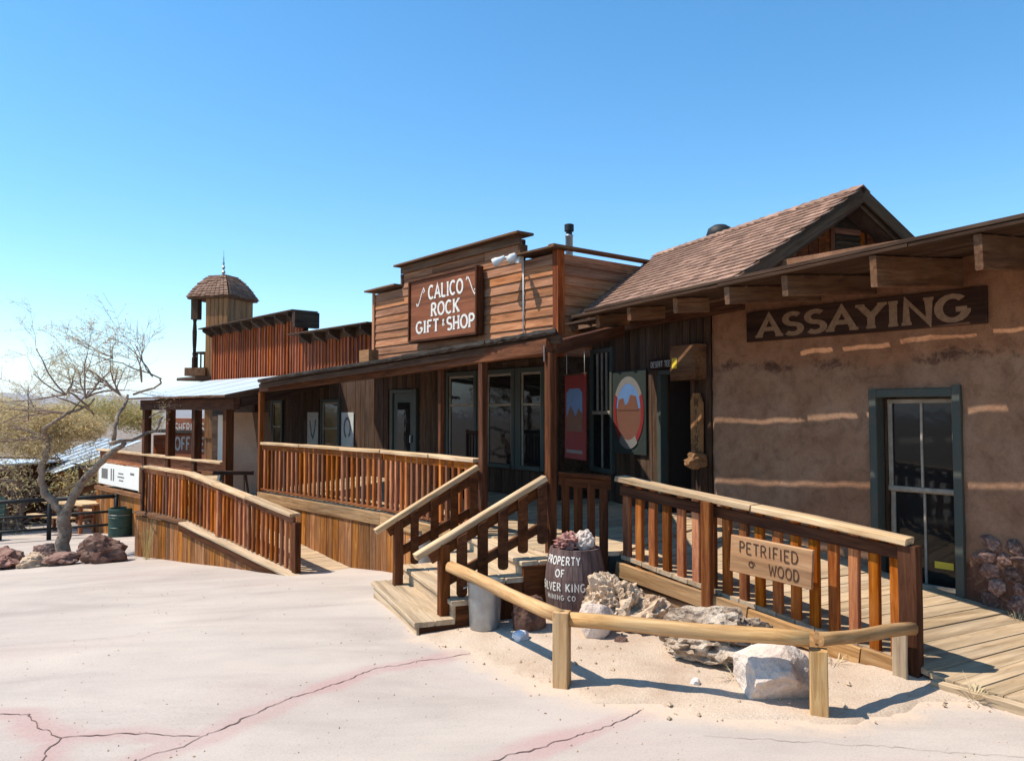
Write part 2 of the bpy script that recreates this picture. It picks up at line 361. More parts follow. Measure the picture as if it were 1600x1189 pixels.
# ------------------------------------------------------------------ lettering (own stroke alphabet)
def arc(cx, cy, rx, ry, a0, a1, n=8): return [(cx + rx * math.cos(R(a0 + (a1 - a0) * i / n)), cy + ry * math.sin(R(a0 + (a1 - a0) * i / n))) for i in range(n + 1)]
GL = {
 'A': (.78, [[(.04, 0), (.39, 1), (.74, 0)], [(.16, .34), (.62, .34)]], [(.04, 0), (.74, 0)]),
 'C': (.72, [arc(.38, .5, .34, .5, 48, 312, 14)], []),
 'D': (.70, [[(.08, 0), (.08, 1)], [(.08, 1)] + arc(.30, .5, .36, .5, 90, -90, 12) + [(.08, 0)]], []),
 'E': (.60, [[(.08, 0), (.08, 1)], [(.08, 1), (.56, 1)], [(.08, .52), (.46, .52)], [(.08, 0), (.56, 0)]], []),
 'F': (.58, [[(.10, 0), (.10, 1)], [(.10, 1), (.55, 1)], [(.10, .52), (.44, .52)]], [(.10, 0)]),
 'G': (.76, [arc(.38, .5, .34, .5, 48, 340, 14) + [(.70, .44)], [(.46, .44), (.72, .44)]], []),
 'H': (.74, [[(.10, 0), (.10, 1)], [(.64, 0), (.64, 1)], [(.10, .5), (.64, .5)]], [(.10, 0), (.10, 1), (.64, 0), (.64, 1)]),
 'I': (.30, [[(.15, 0), (.15, 1)]], [(.15, 0), (.15, 1)]),
 'K': (.72, [[(.10, 0), (.10, 1)], [(.64, 1), (.12, .42)], [(.26, .58), (.66, 0)]], [(.10, 0), (.10, 1), (.64, 1), (.66, 0)]),
 'L': (.58, [[(.10, 0), (.10, 1)], [(.10, 0), (.55, 0)]], [(.10, 1)]),
 'M': (.90, [[(.08, 0), (.10, 1), (.45, .25), (.80, 1), (.82, 0)]], [(.08, 0), (.82, 0)]),
 'N': (.76, [[(.10, 0), (.10, 1), (.66, 0), (.66, 1)]], [(.10, 0), (.66, 1)]),
 'O': (.80, [arc(.40, .5, .35, .5, 0, 360, 18)], []),
 'P': (.64, [[(.10, 0), (.10, 1)], [(.10, 1)] + arc(.34, .74, .24, .26, 90, -90, 9) + [(.10, .48)]], [(.10, 0)]),
 'R': (.70, [[(.10, 0), (.10, 1)], [(.10, 1)] + arc(.34, .74, .24, .26, 90, -90, 9) + [(.10, .48)], [(.34, .48), (.64, 0)]], [(.10, 0), (.64, 0)]),
 'S': (.62, [arc(.31, .74, .25, .26, 40, 270, 9) + arc(.31, .24, .26, .24, 90, -140, 9)[1:]], []),
 'T': (.66, [[(.33, 0), (.33, 1)], [(.03, 1), (.63, 1)]], [(.33, 0)]),
 'V': (.72, [[(.04, 1), (.36, 0), (.68, 1)]], [(.04, 1), (.68, 1)]),
 'W': (1.0, [[(.04, 1), (.26, 0), (.50, .8), (.74, 0), (.96, 1)]], [(.04, 1), (.96, 1)]),
 'Y': (.70, [[(.04, 1), (.35, .48), (.66, 1)], [(.35, .48), (.35, 0)]], [(.04, 1), (.66, 1), (.35, 0)]),
 '&': (.70, [[(.66, 0), (.18, .70)] + arc(.34, .82, .16, .16, 200, -20, 8) + [(.12, .32)] + arc(.32, .22, .22, .22, 160, 370, 8)], []),
 "'": (.22, [[(.12, 1), (.10, .75)]], []),
 '.': (.24, [[(.10, 0), (.10, .08)]], []),
 '~': (.9, [arc(.22, .30, .18, .22, 200, 380, 8) + [(.52, .62)] + arc(.68, .72, .16, .16, 200, -60, 8)], []),
}
def ribbon(pts, hw):
    pts = [Vector((*p, 0)) for p in pts]; L, Rr = [], []
    q = [pts[0]]
    for p in pts[1:]:
        if (p - q[-1]).length > 1e-4: q.append(p)
    pts = q
    for i, p in enumerate(pts):
        a = (p - pts[i-1]).normalized() if i else (pts[1] - p).normalized()
        b = (pts[i+1] - p).normalized() if i < len(pts) - 1 else a
        t = (a + b); t = t.normalized() if t.length > 1e-3 else a
        nn = Vector((-t.y, t.x, 0)); k = min(2.2, 1 / max(.35, nn.dot(Vector((-a.y, a.x, 0)))))
        L.append(p + nn * hw * k); Rr.append(p - nn * hw * k)
    return L, Rr

def letters(parent, txt, place, h, hw, mat, depth=.004, serif=0, track=.10, width=None, wob=0, squeeze=1., name='letter'):
    """place(x, y, z) gives the point in space; x runs right from the middle of the line, y up from its foot, z out."""
    tot = 0; adv = []
    for ch in txt:
        a = .42 if ch == ' ' else GL[ch][0]; adv.append(a * squeeze); tot += (a * squeeze + track)
    tot -= track; sx = (width / (tot * h)) if width else 1.
    x = -tot / 2
    for ch, a in zip(txt, adv):
        if ch != ' ':
            _, strokes, serifs = GL[ch]; vs, fs = [], []; layer = 0
            allst = [(s, hw) for s in strokes] + ([([(c[0] - serif, c[1]), (c[0] + serif, c[1])], hw * .62) for c in serifs] if serif else [])
            dx, dy = rnd.uniform(-wob, wob), rnd.uniform(-wob, wob)
            for st, hwid in allst:
                Lp, Rp = ribbon(st, hwid); zt = depth + layer * .0004; layer += 1; n = len(Lp); b = len(vs)
                for zz in (0, zt):
                    for P in (Lp, Rp):
                        for v in P: vs.append(place(((x + (v.x + dx) * squeeze)) * h * sx, (v.y + dy) * h, zz))
                t0 = b + 2*n
                for i in range(n - 1):
                    fs += [(t0 + n + i, t0 + n + i + 1, t0 + i + 1, t0 + i), (b + i, b + i + 1, t0 + i + 1, t0 + i), (b + n + i + 1, b + n + i, t0 + n + i, t0 + n + i + 1)]
                fs += [(b, t0, t0 + n, b + n), (b + n - 1, b + 2*n - 1, t0 + 2*n - 1, t0 + n - 1)]
            meshobj(name, mat, parent, vs, fs)
        x += a + track

def wallplace(fr, s, d, z, tilt=0):
    return lambda x, y, zz: fr(s - x, d + zz + y * tilt, z + y)

# ------------------------------------------------------------------ ground
def gz(X, Y):
    s = -.6 * X + .8 * Y - 5.6
    if s <= 0: return 0.
    k = .08
    if s < 1.5: return -k * s * s / 3
    if s < 40: return -k * (s - .75)
    return -k * 39.25 - 55 * (1 - math.exp(-(s - 40) / 700.))

CR = [[(-1.876, 4.06), (-1.666, 4.3), (-1.439, 4.78), (-1.177, 5.12), (-.913, 5.48), (-.3, 5.82)],
      [(-2.964, 4.68), (-2.786, 4.66), (-2.611, 4.46), (-2.409, 4.32), (-2.079, 4.38), (-1.682, 4.34)],
      [(-2.409, 4.32), (-2.358, 4.06), (-2.3, 3.7)], [(-.35, 3.85), (-.096, 4.06), (.168, 4.24), (.494, 4.46), (.766, 4.72)],
      [(-5.553, 8.72), (-4.887, 9.16), (-3.896, 10.4)], [(-4.003, 6.3), (-3.071, 6.44), (-2.143, 7.28), (-1.264, 7.56)],
      [(1.035, 4.36), (1.844, 4.24), (2.592, 4.1)], [(-1.876, 4.06), (-2.1, 3.7), (-2.2, 3.2)], [(-3.6, 4.9), (-2.964, 4.68)]]
SAND = [(-.72, 6.22), (-.38, 5.96), (-.16, 5.55), (.122, 5.14), (.42, 4.92), (.754, 4.76), (1.263, 4.56), (1.789, 4.50), (2.2, 4.66), (2.5, 4.86), (2.75, 4.86), (3.0, 4.68), (3.3, 4.3), (3.8, 4.0), (4.6, 4.2), (4.6, 6.2), (2.2, 8.9), (.4, 8.4), (-.5, 8.2)]
def segd(p, a, b):
    a, b, p = Vector(a), Vector(b), Vector(p); t = max(0, min(1, (p - a).dot(b - a) / max(1e-9, (b - a).length_squared)))
    return (p - a - (b - a) * t).length
def inside(p, poly):
    c = False; n = len(poly)
    for i in range(n):
        a, b = poly[i], poly[(i+1) % n]
        if (a[1] > p[1]) != (b[1] > p[1]) and p[0] < (b[0] - a[0]) * (p[1] - a[1]) / (b[1] - a[1]) + a[0]: c = not c
    return c
def sdist(p, poly):
    d = min(segd(p, poly[i], poly[(i+1) % len(poly)]) for i in range(len(poly)))
    return d if inside(p, poly) else -d

def axis(lo, hi, st, far):
    a = []; x = lo
    while x <= hi + 1e-6: a.append(x); x += st
    up, dn = [], []; s = st; x = a[-1]
    while x < far: s *= 1.28; x += s; up.append(x)
    s = st; x = a[0]
    while x > -far: s *= 1.28; x -= s; dn.append(x)
    return dn[::-1] + a + up
xs = axis(-9, 5.6, .065, 24000); ys = axis(2.6, 14, .065, 24000)
vs, pk, du, de = [], [], [], []
for y in ys:
    for x in xs:
        near = -9.5 < x < 6 and 2.5 < y < 16.5
        z = gz(x, y); p = d = 0.
        if near:
            z += .012 * noise.noise(Vector((x * .7, y * .7, 0))) 
            wob = .10 * noise.noise(Vector((x * 3.1, y * 3.1, 3))) + .06 * noise.noise(Vector((x * 9, y * 9, 3)))
            dd = min(segd((x, y), c[i], c[i+1]) for c in CR[:4] for i in range(len(c) - 1)) + wob * .7
            p = max(0, min(1, (.13 - dd) / .06)) * .75 * max(.3, min(1, .75 + .7 * noise.noise(Vector((x * 1.4, y * 1.4, 20)))))
            e = noise.noise(Vector((x * .9, y * .9, 8))); p = max(p, max(0, e - .25) * .4)
            if -2 < x < 5.6 and 3.4 < y < 9.5:
                sdv = sdist((x, y), SAND); d = max(0, min(1, 1.0 + sdv / .30))
            d = max(d, max(0, 1 - segd((x, y), (-1.3, 7.7), (-2.7, 9.7)) / .7) * .45)
        vs.append((x, y, z)); pk.append(p); du.append(d); so = -.6 * x + .8 * y; de.append(max(0, min(1, (max(so - 24, -x - 17, abs(x) - 20, -y - 12)) / 9)))
nx = len(xs); fs = [(j*nx + i, j*nx + i + 1, (j+1)*nx + i + 1, (j+1)*nx + i) for j in range(len(ys) - 1) for i in range(nx - 1)]
me = bpy.data.meshes.new('street_ground'); me.from_pydata(vs, [], fs); me.materials.append(M['ground'])
for nm, dat in (('pink', pk), ('dust', du), ('desert', de)):
    at = me.attributes.new(nm, 'FLOAT', 'POINT'); at.data.foreach_set('value', dat)
me.polygons.foreach_set('use_smooth', [True] * len(fs))
ground = link(bpy.data.objects.new('street_ground', me), None, Matrix()); tag(ground, 'pale dusty sunlit street of worn asphalt with fine cracks', 'street', kind='structure')

for ci, c in enumerate(CR):
    pts = []
    for a, b in zip(c, c[1:]):
        k = max(2, int(math.dist(a, b) / .022))
        for i in range(k): pts.append(Vector((a[0] + (b[0] - a[0]) * i / k, a[1] + (b[1] - a[1]) * i / k, 0)))
    pts.append(Vector((*c[-1], 0))); vs, fs = [], []
    thin = .35 if ci in (4, 5, 6) else 1
    for i, p in enumerate(pts):
        t = (pts[min(i+1, len(pts)-1)] - pts[max(i-1, 0)]).normalized(); nn = Vector((-t.y, t.x, 0))
        p = p + nn * (.026 * noise.noise(p * 7) + .016 * noise.noise(p * 23) + .009 * noise.noise(p * 61))
        hw = thin * (.002 + .0065 * abs(noise.noise(p * 6 + Vector((ci, 0, 0)))))
        for sg in (-1, 1):
            q = p + nn * hw * sg; q.z = gz(q.x, q.y) + .012 * noise.noise(Vector((q.x * .7, q.y * .7, 0))) + .0035; vs.append(q)
    fs = [(2*i, 2*i + 1, 2*i + 3, 2*i + 2) for i in range(len(pts) - 1)]
    meshobj('crack', 'crack', ground, vs, fs)

# sandy bed under the rocks
x0, x1, y0, y1, st = -.95, 3.6, 4.3, 8.0, .06
vs, idx = [], {}; fs = []
nxx, nyy = int((x1 - x0) / st), int((y1 - y0) / st)
for j in range(nyy + 1):
    for i in range(nxx + 1):
        x, y = x0 + i*st, y0 + j*st
        e = sdist((x, y), SAND) + .10 * noise.noise(Vector((x * 2.2, y * 2.2, 1))) + .05 * noise.noise(Vector((x * 7, y * 7, 2)))
        z = gz(x, y) + (.004 + min(.05, e * .09) + .012 * noise.noise(Vector((x * 3, y * 3, 5))) + .008 * noise.noise(Vector((x * 11, y * 11, 5))) if e > 0 else -.03 + max(-.05, e * .3))
        vs.append((x, y, z))
for j in range(nyy):
    for i in range(nxx): a = j * (nxx + 1) + i; fs.append((a, a + 1, a + nxx + 2, a + nxx + 1))
tag(meshobj('sand_bed', 'sand', None, vs, fs, True), 'strip of tan sand behind the knee-high log rail', 'sand', kind='structure')
def bed(x, y): 
    e = sdist((x, y), SAND); return gz(x, y) + .004 + max(0, min(.05, e * .09))
# pebbles on the bed
vs, fs = [], []
for i in range(620):
    x, y = rnd.uniform(-.6, 3.4), rnd.uniform(4.5, 7.2)
    if sdist((x, y), SAND) < -.12: continue
    r = rnd.choice((.004, .006, .008, .012, .018)) * rnd.uniform(.6, 1.1); z = bed(x, y); b = len(vs)
    for k in range(6):
        vs.append(Vector((x, y, z + r * .25)) + Vector([(1, 0, 0), (-1, 0, 0), (0, 1, 0), (0, -1, 0), (0, 0, .8), (0, 0, -.8)][k]) * r * rnd.uniform(.6, 1.3))
    for a in ((0, 2), (2, 1), (1, 3), (3, 0)): fs += [(b + a[0], b + a[1], b + 4), (b + a[1], b + a[0], b + 5)]
tag(meshobj('pebbles', 'rock_tan', None, vs, fs), 'loose tan pebbles scattered over the sand bed', 'pebbles', kind='stuff')

vs, fs = [], []
for i in range(2600):
    x, y = rnd.uniform(-5, 4.5), 3.6 + 8 * rnd.random() ** 1.6
    if sdist((x, y), SAND) > 0 or noise.noise(Vector((x * .8, y * .8, 9))) < rnd.uniform(-.5, .35): continue
    r = rnd.choice((.003, .004, .005, .007)) * rnd.uniform(.6, 1.2); z = gz(x, y) + .012 * noise.noise(Vector((x * .7, y * .7, 0))); b = len(vs)
    for k in range(6): vs.append(Vector((x, y, z + r * .3)) + Vector([(1, 0, 0), (-1, 0, 0), (0, 1, 0), (0, -1, 0), (0, 0, .8), (0, 0, -.8)][k]) * r * rnd.uniform(.6, 1.4))
    for a in ((0, 2), (2, 1), (1, 3), (3, 0)): fs += [(b + a[0], b + a[1], b + 4), (b + a[1], b + a[0], b + 5)]
tag(meshobj('gravel', 'rock_tan', None, vs, fs), 'fine loose gravel strewn over the street', 'gravel', kind='stuff')
# far hills on the left horizon
vs, fs = [], []; NH = 160
for i in range(NH + 1):
    x = -13500 + 15000 * i / NH
    for j, (yy, k) in enumerate(((7600, 0), (8300, .45), (9000, 1), (10200, .55), (11500, 0))):
        h = 110 + 150 * noise.fractal(Vector((x / 2600., yy / 6000., 4)), 1., 2., 5) + 60 * noise.noise(Vector((x / 700., yy / 900., 0)))
        vs.append((x, yy + 500 * noise.noise(Vector((x / 1500., j, 0))), -60 + max(0, h + 60) * k))
fs = [(i*5 + j, i*5 + j + 1, i*5 + 6 + j, i*5 + 5 + j) for i in range(NH) for j in range(4)]
tag(meshobj('hills', 'hill', None, vs, fs, True), kind='structure')

# ------------------------------------------------------------------ boardwalks
def clip(poly, p, nrm):                              # keep the side where (q-p).nrm >= 0
    out = []
    for i in range(len(poly)):
        a, b = poly[i], poly[(i+1) % len(poly)]; da, db = (a - p).dot(nrm), (b - p).dot(nrm)
        if da >= 0: out.append(a)
        if (da >= 0) != (db >= 0): out.append(a + (b - a) * (da / (da - db)))
    return out

def planks(parent, poly, ang, wid, zf, mat='deck', gap=.007, thick=.035, name='plank'):
    poly = [Vector(p).to_2d() for p in poly]; t = Vector((math.cos(R(ang)), math.sin(R(ang)))); nn = Vector((-t.y, t.x))
    lo = min(p.dot(nn) for p in poly); hi = max(p.dot(nn) for p in poly); x = lo; c = 0
    while x < hi:
        w1 = wid * rnd.uniform(.94, 1.06)
        q = clip(clip(poly, nn * (x + gap / 2), nn), nn * (x + w1 - gap / 2), -nn); x += w1
        if len(q) < 3: continue
        a = abs(sum(q[i].x * q[(i+1) % len(q)].y - q[(i+1) % len(q)].x * q[i].y for i in range(len(q)))) / 2
        if a < .003: continue
        dz = rnd.uniform(-.004, .004); tl = rnd.uniform(-.004, .004)
        cen = sum(q, Vector((0, 0))) / len(q); z0 = zf(cen.x, cen.y)
        n = len(q); ax, ay = t.to_3d(), nn.to_3d(); org = Vector((cen.x, cen.y, z0))
        loc = [((p - cen).dot(t), (p - cen).dot(nn), zf(p.x, p.y) - z0 + dz + tl * (p - cen).dot(nn) / wid) for p in q]
        vs = loc + [(a_, b_, c_ - thick) for a_, b_, c_ in loc]
        fs = [tuple(range(n)), tuple(range(2*n - 1, n - 1, -1))] + [(i, n + i, n + (i+1) % n, (i+1) % n) for i in range(n)]
        me = bpy.data.meshes.new(name); me.from_pydata(vs, [], fs); me.materials.append(mk(mat)); me.update()
        link(bpy.data.objects.new(name, me), parent, basis(ax, ay, Vector((0, 0, 1)), org)); c += 1

FA = Fr(4.095, 6.44, 38.3)          # assay office wall
FG = Fr(.638, 11.0, 38.8)           # gift shop front
FK = Fr(2.2, 8.84, 22.3)            # plank wall with the doorway
FM = Fr(2.158, 7.91, 22.3)            # eave of the shingled roof
FD = Fr(-2.7, 15.6, 42)             # red batten front
FP = Fr(-5.3, 14.7, 43.9)           # open pavilion
FT = Fr(-8.2, 22.5, -18)             # turret
F1 = Fr(2.607, 5.26, 43.9)          # railing of the right-hand ramp
FL = Fr(-2.65, 9.86, 45.5)          # railing of the left-hand ramp
FS = Fr(-.751, 6.3, 21.7)           # front steps
P860, P757, P690, P407 = Vector((.336, 6.95, 0)), Vector((-.29, 8.0, 0)), Vector((-.80, 9.0, 0)), Vector((-3.87, 12.3, 0))
C1 = Vector((.93, 7.0, 0)); B1 = Vector((-1.57, 9.78, 0)); ZD = .52

deck_poly = [P860, P757, B1, P407, FG(5.25, 0, 0) + Vector((-.3, -.2, 0)), FG(5.2, 0, 0), FG(0, 0, 0), FK(2.78, 0, 0), FK(0, 0, 0), C1]
dk = thing('porch_deck', (-.5, 9.5, 0), 'raised plank deck running under the porch roof', 'boardwalk'); dk['kind'] = 'structure'
planks(dk, deck_poly, 22, .145, lambda x, y: ZD)
def zramp(x, y):
    d = (x - .93) * .62 + (y - 7.0) * -.785
    return max(.065, .50 - .165 * max(0, d))
rp = thing('boardwalk_ramp', (2.6, 6.0, 0), 'pale plank ramp sloping down past the assay office wall', 'boardwalk'); rp['kind'] = 'structure'
planks(rp, [C1 + Vector((.02, -.0, 0)), (2.60, 5.28, 0), (3.02, 4.63, 0), (4.3, 2.9, 0), FA(-3.4, -.0, 0), FA(3.05, 0, 0)], 31, .15, zramp)
bar('edge_board', 'deck', rp, (2.66, 5.10, .02), (3.4, 4.02, .02), .06, .07)
bar('edge_board', 'deck', rp, (3.41, 4.005, .02), (4.25, 2.87, .02), .06, .07)
def zl(s): return -.24 + .33 * min(1, s / 3.1)
lr = thing('side_ramp', FL(2.4, -.4, -.3), 'plank ramp climbing left behind the street railing', 'ramp'); lr['kind'] = 'structure'
planks(lr, [FL(-.35, .02, 0), FL(4.85, .02, 0), P407 + Vector((-.1, .25, 0)), P407 + Vector((-.02, -.03, 0)), B1 + Vector((-.03, -.02, 0)), B1 + Vector((.35, -.55, 0))], 36, .15, lambda x, y: zl(max(-.3, (Vector((x, y, 0)) - FL.o).dot(FL.u))))
ld = thing('landing_deck', (-5.3, 15, 0), 'shaded plank landing behind the head of the side ramp', 'deck'); ld['kind'] = 'structure'
planks(ld, [FL(4.86, .02, 0), P407 + Vector((-.1, .26, 0)), (-2.75, 15.3, 0), FD(7, 0, 0), FP(7, 0, 0), FP(0, 0, 0)], 45, .19, lambda x, y: .085)

# ------------------------------------------------------------------ assay office
ao = thing('assay_office', FA(0, -1.5, -.1), 'brown adobe office with green window and plank overhang, far right', 'building')
W0, W1, WZ0, WZ1 = .50, 1.15, .15, 1.88
def adobe():
    g = .055; S0, S1, Z0, Z1 = -4.2, 3.05, -.15, 3.3
    ns, nz = int((S1 - S0) / g), int((Z1 - Z0) / g); vs, fs, er, up2 = [], [], [], []; ix = {}
    def vid(i, j):
        if (i, j) not in ix:
            s, z = S0 + (S1 - S0) * i / ns, Z0 + (Z1 - Z0) * j / nz
            v = Vector((s, 0, z)); d = .026 * noise.noise(v * 1.1) + .012 * noise.noise(v * 4.3) + .005 * noise.noise(v * 13)
            band = max(0, 1 - abs(z - (2.20 + .10 * noise.noise(Vector((s * 1.3, 0, 0))))) / .2) * max(.55, min(1, .82 + .5 * noise.noise(Vector((s * 2.3, 7, z * 3)))))
            low = max(0, 1 - max(0, z - .5 + .25 * noise.noise(Vector((s * 1.5, 4, 0)))) / .25) * (1 if s < .45 else .55)
            e = max(band, low * .9, .25 * (noise.noise(v * .8) + .3))
            if s > 2.98: d -= (s - 2.98) ** 2 * 9
            d -= .010 * max(0, band - .4) * (1 + noise.noise(v * 9))
            ix[(i, j)] = len(vs); vs.append(FA(s, d, z)); er.append(max(0, min(1, e))); up2.append(max(0, min(1, (z - 2.18 - .10 * noise.noise(Vector((s * 1.3, 0, 0))) - .05 * noise.noise(v * 6)) / .06)))
        return ix[(i, j)]
    for i in range(ns):
        for j in range(nz):
            s, z = S0 + (S1 - S0) * (i + .5) / ns, Z0 + (Z1 - Z0) * (j + .5) / nz
            if W0 - .03 < s < W1 + .03 and WZ0 - .03 < z < WZ1 + .03: continue
            fs.append((vid(i, j), vid(i+1, j), vid(i+1, j+1), vid(i, j+1)))
    me = bpy.data.meshes.new('wall'); org = FA.o
    Mx = basis(FA.u, FA.n, FA.k, org); inv = Mx.inverted()
    me.from_pydata([inv @ v for v in vs], [], fs); me.materials.append(M['plaster']); me.polygons.foreach_set('use_smooth', [True] * len(fs))
    at = me.attributes.new('erode', 'FLOAT', 'POINT'); at.data.foreach_set('value', er)
    at = me.attributes.new('upper_coat', 'FLOAT', 'POINT'); at.data.foreach_set('value', up2)
    return link(bpy.data.objects.new('wall', me), ao, Mx)
aw = adobe()
bx('end_wall', 'plaster_tan', ao, FA, 2.80, 3.04, -3.5, -.03, -.2, 3.1)
bx('back_wall', 'plaster_tan', ao, FA, -4.2, 2.8, -3.7, -3.5, -.2, 3.2)
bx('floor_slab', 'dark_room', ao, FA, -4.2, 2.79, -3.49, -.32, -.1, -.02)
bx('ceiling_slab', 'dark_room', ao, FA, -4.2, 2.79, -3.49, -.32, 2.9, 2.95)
for s0, s1, z0, z1 in ((W0 - .45, W0 - .03, -.15, 2.4), (W1 + .03, W1 + .5, -.15, 2.4), (W0 - .03, W1 + .03, -.15, WZ0 - .02), (W0 - .03, W1 + .03, WZ1 + .02, 2.4)):
    bx('reveal', 'plaster_tan', ao, FA, s0, s1, -.3, -.035, z0, z1)
# window
wi = bx('window', 'green', ao, FA, W1 + .005, W1 + .075, -.10, .045, WZ0 - .05, WZ1 + .07)
bx('frame', 'green', wi, FA, W0 - .075, W0 - .005, -.10, .045, WZ0 - .05, WZ1 + .09)
bx('frame', 'green', wi, FA, W0 - .003, W1 + .003, -.10, .04, WZ1 - .005, WZ1 + .07)
bx('sill', 'green', wi, FA, W0 - .09, W1 + .09, -.10, .09, WZ0 - .115, WZ0 - .052)
bx('sill', 'green', wi, FA, W0 - .003, W1 + .003, -.12, .035, WZ0 - .05, WZ0 + .01)
bx('jamb', 'shade', wi, FA, W1 - .02, W1 + .004, -.30, -.102, WZ0, WZ1)
bx('jamb', 'shade', wi, FA, W0 - .004, W0 + .02, -.30, -.102, WZ0, WZ1)
zm = 1.02
for (za, zb, dd) in ((zm, WZ1 - .02, -.13), (WZ0 + .01, zm + .03, -.165)):
    sa, sb = W0 + .022, W1 - .022
    bx('sash', 'sash', wi, FA, sa, sb, dd - .02, dd + .02, za, za + .045); bx('sash', 'sash', wi, FA, sa, sb, dd - .02, dd + .02, zb - .04, zb)
    bx('sash', 'sash', wi, FA, sa, sa + .04, dd - .02, dd + .02, za + .046, zb - .041); bx('sash', 'sash', wi, FA, sb - .04, sb, dd - .02, dd + .02, za + .046, zb - .041)
    sm = (sa + sb) / 2; bx('muntin', 'sash', wi, FA, sm - .011, sm + .011, dd - .015, dd + .015, za + .046, zb - .041)
    for (pa, pb) in ((sa + .041, sm - .012), (sm + .012, sb - .041)): bx('pane', 'glass', wi, FA, pa, pb, dd - .004, dd + .002, za + .046, zb - .041, 0)
bx('window_card', 'yellow', wi, FA, W0 + .09, W0 + .25, -.158, -.156, .36, .42, 0)
# stones showing through the plaster at the foot of the wall
rs = random.Random(5)
def rock_mesh(name, mat, rx, ry, rz, seed, sub=3, rough=.28, freq=1.6, cuts=5, pit=0, flat=True):
    bm = bmesh.new(); bmesh.ops.create_icosphere(bm, subdivisions=sub, radius=1); rr = random.Random(seed); o = Vector((seed * 3.7, seed * 1.3, seed * 2.1))
    pl = []
    for _ in range(cuts):
        d = Vector((rr.gauss(0, 1), rr.gauss(0, 1), rr.gauss(.15, .8))).normalized(); pl.append((d, rr.uniform(.62, .88)))
    for v in bm.verts:
        p = v.co.copy()
        for d, k in pl:
            e = p.dot(d) - k
            if e > 0: p -= d * e * .92
        f = 1 + rough * noise.noise(p * freq + o) + rough * .45 * noise.noise(p * freq * 2.6 + o) + rough * .22 * noise.noise(p * freq * 6 + o)
        if pit: f -= pit * max(0, noise.noise(p * freq * 4.4 + o * 2) - .05) ; 
        p *= f; v.co = Vector((p.x * rx, p.y * ry, p.z * rz))
    me = bpy.data.meshes.new(name); bm.to_mesh(me); bm.free(); me.materials.append(mk(mat))
    me.polygons.foreach_set('use_smooth', [not flat] * len(me.polygons)); return me
stones = [rock_mesh('stone', 'stone_wall', .5, .5, .5, 40 + i, 1, .3, 1.5, 3) for i in range(6)]
z = .12
while z < .66:
    s = .38 - rs.uniform(0, .1); h = rs.uniform(.09, .14)
    while s > -1.0:
        l_ = rs.uniform(.09, .2)
        if z < .62 - .25 * max(0, -.2 - s) or rs.random() < .4:
            o = bpy.data.objects.new('stone', rs.choice(stones)); Mx = basis(FA.u, FA.n, FA.k, FA(s - l_ / 2, -.006, z + h / 2)) @ Matrix.Diagonal((l_ * 1.34, .085, h * 1.42, 1)) @ Matrix.Rotation(rs.uniform(0, 6.3), 4, 'Y') @ Matrix.Rotation(rs.uniform(0, 6.3), 4, 'X')
            link(o, aw, Mx)
        s -= l_ + .012
    z += h + .01
# overhang: rafters and loose roof planks with daylight between them
ro = bpy.data.objects.new('overhang', None); ro.empty_display_size = .1; link(ro, ao, Matrix.Translation(FA(0, .7, 3)))
def zo(s, d): return 2.855 + (1.74 - s) * .0523 + .105 * (1.42 - d)
upo = FA.k + FA.n * .105
for d0, d1 in ((-.32, -.02), (-.012, .311), (.337, .601), (.627, .905), (.932, 1.206), (1.230, 1.50)):
    cuts_ = [(4.45 if d0 < .9 else 3.7) if d0 > -.1 else 2.8, rs.uniform(1.7, 2.3), rs.uniform(-.2, .3), -1.6, -4.2]
    for a, b in zip(cuts_, cuts_[1:]):
        j = rs.uniform(-.002, .002)
        bar('roof_plank', 'shade', ro, FA(a - .004, (d0 + d1) / 2 + j, zo(a, (d0 + d1) / 2)), FA(b + .004, (d0 + d1) / 2 - j, zo(b, (d0 + d1) / 2)), d1 - d0, .028, upo)
for s, h, dl in ((3.4, .13, 1.40), (2.9, .13, 1.46), (2.35, .14, 1.42), (1.741, .15, 1.46), (1.183, .17, 1.44), (.425, .235, 1.47), (-.29, .24, 1.45), (-1.1, .22, 1.46), (-1.9, .22, 1.45), (-2.8, .22, 1.46)):
    di = .95 if s > 2.2 else -.25
    bar('rafter', 'beam', ro, FA(s, dl, zo(s, dl) - .022 - h / 2), FA(s, di, zo(s, di) - .022 - h / 2), .052, h, upo, .004)
bar('fascia', 'shade', ro, FA(3.5, 1.485, zo(3.5, 1.5) + .034), FA(-4.2, 1.485, zo(-4.2, 1.5) + .034), .04, .03)
bar('wall_plate', 'beam', ro, FA(2.9, -.12, 2.94), FA(-4.2, -.12, 3.24), .2, .16)
bar('roof_sheet', 'tarpaper', ro, FA(2.9, -2.0, 3.20), FA(-4.2, -2.0, 3.52), 3.3, .05, upo)

sg = thing('assaying_sign', FA(1.37, .03, 2.48), 'long dark board lettered ASSAYING under the plank overhang', 'sign')
bx('board', 'dark_sign', sg, FA, .20, 2.54, .020, .045, 2.475, 2.785)
letters(sg, 'ASSAYING', wallplace(FA, 1.37, .046, 2.525), .205, .105, M['letter_tan'], .003, .13, .10, 2.06)

